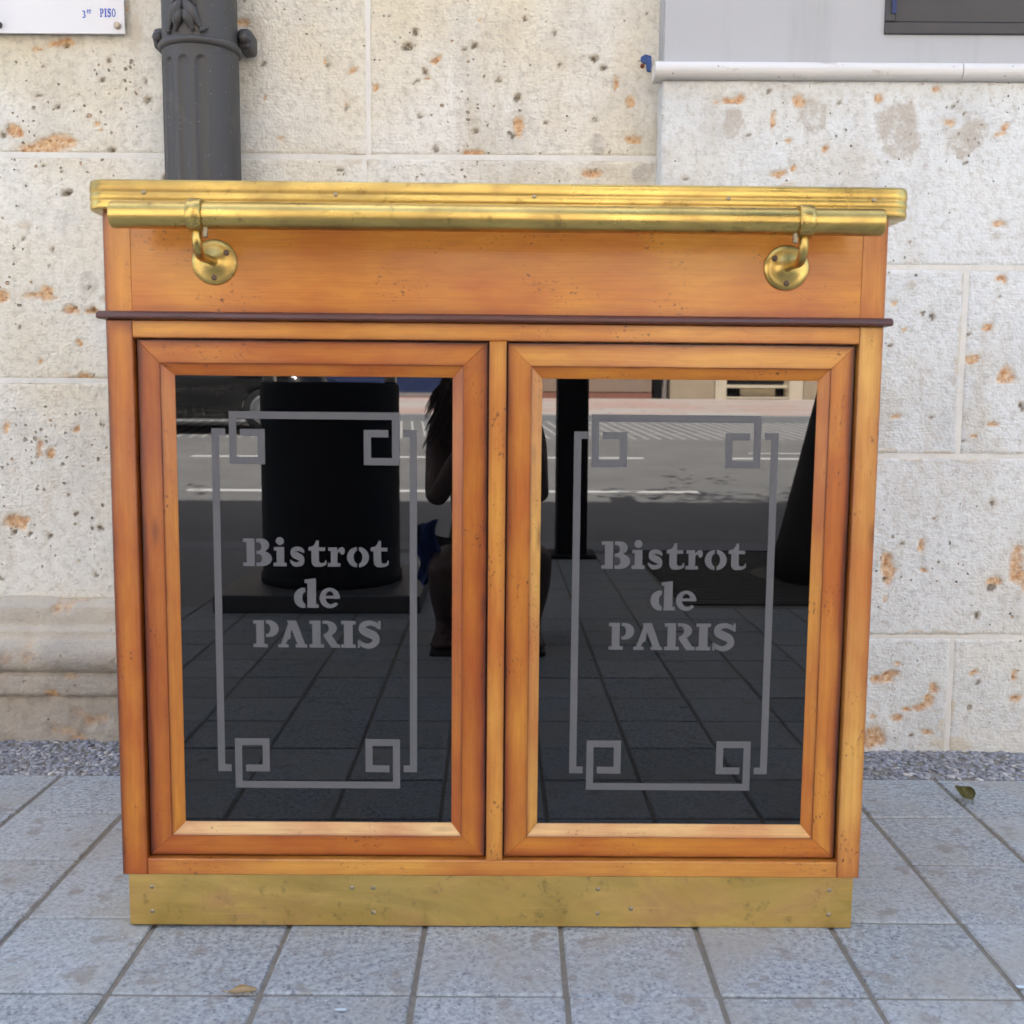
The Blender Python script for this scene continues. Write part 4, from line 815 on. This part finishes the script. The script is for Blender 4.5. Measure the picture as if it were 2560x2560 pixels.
for fl in range(5):
    z = 3.9+fl*3.1
    for i in range(9):
        x = -17+i*4.2
        wd = fb('window', x, x+1.2, z, z+2.1, .0-.004, .05, WGLASS); fb('shutter_frame', x-.09, x-.004, z-.09, z+2.2, -.05, .03, CREAM, wd); fb('shutter_frame', x+1.204, x+1.29, z-.09, z+2.2, -.05, .03, CREAM, wd)
        if i % 2 == fl % 2:
            bl = fb('balcony', x-.6, x+1.8, z-.28, z-.12, -.95, -.002, WHITEB); fb('parapet', x-.6, x+1.8, z-.118, z+.72, -.95, -.90, WHITEB, bl)
fb('cornice', -22, 22, 19.5, 19.9, -.35, 6, CREAM)

# ================================================================== the photographer and the phone
SKIN = plain('skin', (.13, .075, .06), .55, 0, .08, 20, .05); HAIR = plain('brown_hair', (.085, .048, .028), .45, 0, .3, 40, .2)
TOPC = plain('black_top', (.012, .012, .014), .85, 0, .2, 60, .3); DENIM = plain('blue_denim', (.11, .19, .46), .85, 0, .25, 50, .4); SHOE = plain('dark_sandal', (.02, .017, .015), .6)
per = empty('person', (-.03, -1.9, 0), label='crouching long-haired person in dark clothes with a blue garment, reflected between the doors', cat='person')
def skin(name, verts, edges, mat, root, parent, off=(-.03, -1.9, 0), sub=2):
    me = bpy.data.meshes.new(name); me.from_pydata([(v[0]-off[0], v[1]-off[1], v[2]-off[2]) for v in verts], edges, [])
    o = bpy.data.objects.new(name, me); COL.objects.link(o)
    m = o.modifiers.new('s', 'SKIN'); m.use_smooth_shade = True
    for i, v in enumerate(verts):
        sv = me.skin_vertices[0].data[i]; r_ = v[3]; sv.radius = r_ if hasattr(r_, '__len__') else (r_, r_); sv.use_root = (i == root)
    s_ = o.modifiers.new('u', 'SUBSURF'); s_.levels = sub; s_.render_levels = sub
    dg = bpy.context.evaluated_depsgraph_get(); me2 = bpy.data.meshes.new_from_object(o.evaluated_get(dg)); bpy.data.objects.remove(o)
    me2.materials.clear(); return link(name, me2, mat, parent, True)
V = [(-.03, -2.02, .23, (.13, .10)), (-.03, -1.97, .38, (.11, .085)), (-.03, -1.90, .54, (.125, .09)), (-.03, -1.86, .67, (.12, .075)), (-.025, -1.835, .76, .052), (-.02, -1.80, .84, .078), (-.02, -1.795, .92, (.082, .092)), (-.02, -1.805, .985, .06)]
E_ = [(i, i+1) for i in range(7)]
def add(par, chain):
    for q in chain: V.append(q); E_.append((par, len(V)-1)); par = len(V)-1
    return par
add(5, [(-.02, -1.715, .855, .013), (-.02, -1.698, .862, .009)])                                   # nose
for s, sh_, el, wr, hip, kn, an in ((-1, (-.175, -1.86, .695), (-.182, -1.70, .465), (-.075, -1.53, .665), (-.13, -2.00, .22), (-.150, -1.63, .265), (-.155, -1.80, .075)), (1, (.118, -1.86, .695), (.132, -1.69, .475), (.115, -1.53, .665), (.07, -2.00, .22), (.125, -1.63, .295), (.115, -1.80, .075))):
    a = add(3, [(*sh_, .050), (*[(p*.5+q*.5) for p, q in zip(sh_, el)], .042), (*el, .036), (*[(p*.45+q*.55) for p, q in zip(el, wr)], .032), (*wr, .021)])
    hx = .026+s*.062; pm = add(a, [(hx, -1.505, .735, (.028, .014))])
    for j, (dz, ln) in enumerate(((.050, .034), (.034, .040), (.016, .038), (-.002, .030))):      # fingers wrap the phone edge
        add(pm, [(hx-s*.004, -1.497, .735+dz+.01, .0085), (hx-s*.016, -1.489, .738+dz+.012, .008), (hx-s*(.016+ln*.55), -1.4885, .740+dz+.012, .0065)])
    add(pm, [(hx-s*.006, -1.512, .722, .010), (hx-s*.030, -1.514, .745, .0085), (hx-s*.044, -1.512, .762, .0068)])   # thumb behind
    k = add(0, [(*hip, .088), (*[(p*.5+q*.5) for p, q in zip(hip, kn)], .078), (*kn, .056), (*[(p*.55+q*.45) for p, q in zip(kn, an)], .055), (*an, .036)])
    add(k, [(an[0], an[1]+.05, .045, (.034, .03)), (an[0]+s*.006, an[1]+.13, .028, (.040, .02)), (an[0]+s*.008, an[1]+.175, .024, (.030, .014))])
bodym = skin('body', V, E_, SKIN, 0, per)
for s in (-1, 1):
    lathe('eye', [(0, -.011), (.008, -.008), (.011, 0), (.008, .008), (0, .011)], plain('eye_white', (.6, .58, .55), .2), bodym, 12, Matrix.Translation((-.02+s*.031+.03, -1.722+1.9, .895)) @ FWD)
    lathe('ear', [(0, -.006), (.016, -.004), (.02, 0), (.016, .004), (0, .006)], SKIN, bodym, 12, Matrix.Translation((-.02+s*.088+.03, -1.80+1.9, .885)) @ Matrix.Rotation(PI/2, 4, 'Y'))
tube('mouth', [(-.035+.03, -1.724+1.9, .828), (-.02+.03, -1.719+1.9, .827), (-.005+.03, -1.724+1.9, .828)], [.003, .0055, .003], plain('lips', (.34, .12, .10), .5), bodym, 8)
skin('black_top', [(-.03, -1.985, .33, (.118, .095)), (-.03, -1.90, .54, (.133, .098)), (-.03, -1.86, .665, (.127, .083)), (-.03, -1.852, .71, (.105, .07))], [(0, 1), (1, 2), (2, 3)], TOPC, 0, per)
vv = [(-.03, -2.02, .30, (.136, .105)), (-.03, -2.025, .225, (.138, .112)), (-.125, -1.99, .222, .097), (-.142, -1.86, .238, .09), (.065, -1.99, .222, .097), (.09, -1.86, .25, .09)]
skin('black_shorts', vv, [(0, 1), (1, 2), (2, 3), (1, 4), (4, 5)], TOPC, 1, per)
for s, ax in ((-1, -.155), (1, .115)):
    box('sandal', ax-.042+.03, ax+.042+.03, -1.83+1.9, -1.60+1.9, .0, .016, SHOE, per, .008, 2); tube('sandal_strap', [(ax-.04+.03, -1.69+1.9, .014), (ax+.03, -1.69+1.9, .058), (ax+.04+.03, -1.69+1.9, .014)], .007, SHOE, per, 8)
# long hair: cap and falling strands
bm = bmesh.new()
for i in range(520):
    r_ = random.Random(i); a = r_.uniform(PI*.02, PI*.98)*(1 if i % 2 else -1)-PI/2; a = -PI/2+r_.uniform(-2.35, 2.35)
    rx, ry = .094, .102; cx, cy = -.02+.03, -1.80+1.9
    sx_, sy_ = math.cos(a), math.sin(a)
    z0 = r_.uniform(.93, 1.01); sp = r_.uniform(.0, .035); fall = r_.uniform(.60, .76)
    side = -1 if sx_ < 0 else 1
    p = [(cx+.3*rx*sx_, cy+.3*ry*sy_, 1.035), (cx+.85*rx*sx_, cy+.85*ry*sy_, 1.0), (cx+(rx+.012)*sx_, cy+(ry+.01)*sy_, .92), (cx+(rx+.02+sp)*sx_, cy+(ry+.01)*sy_, .83), (cx+(rx+.02+sp*1.3)*sx_-(.02 if side < 0 else 0), cy+(ry+.02)*sy_+r_.uniform(0, .04), fall+.05), (cx+(rx+.02+sp*1.4)*sx_-(.045 if side < 0 and sp > .025 else 0), cy+(ry+.02)*sy_+r_.uniform(0, .05), fall)]
    bm_tube(bm, p, [.010, .010, .007, .0045, .0028, .0008], 5)
frombm('hair', bm, HAIR, per, True)
# denim garment hanging at the hip
gx, gz = np.meshgrid(np.linspace(0, 1, 14), np.linspace(0, 1, 18), indexing='ij')
x_ = -.255+.085*gx+.03*gz*(.6-gx)-.012*np.sin(gz*7)+.03*np.clip(gz-.6, 0, 1)*gx; y_ = -1.72+.018*np.sin(gx*14+gz*3)+.02*np.sin(gz*6+gx*3); z_ = .385-.165*gz-.03*np.sin(gx*3.1)*gz+.025*gx
idx = np.arange(gx.size).reshape(gx.shape); Vd = np.stack([x_+.03, y_+1.9, z_], -1).reshape(-1, 3)
Fd = np.stack([idx[:-1, :-1], idx[1:, :-1], idx[1:, 1:], idx[:-1, 1:]], -1).reshape(-1, 4).tolist()
bm = bmesh.new(); vs = [bm.verts.new(v) for v in Vd]; [bm.faces.new([vs[i] for i in f]) for f in Fd]; bmesh.ops.solidify(bm, geom=bm.faces[:], thickness=.012); frombm('denim_garment', bm, DENIM, per, True)
ph = empty('phone', (.026, -1.474, .775), label='black phone held up by the crouching person before the counter', cat='phone')
box('case', -.075, .075, -.0085, -.0005, -.038, .038, DARKMETAL, ph, .003, 2); 
box('screen', -.070, .070, -.0092, -.0086, -.034, .034, WGLASS, ph)
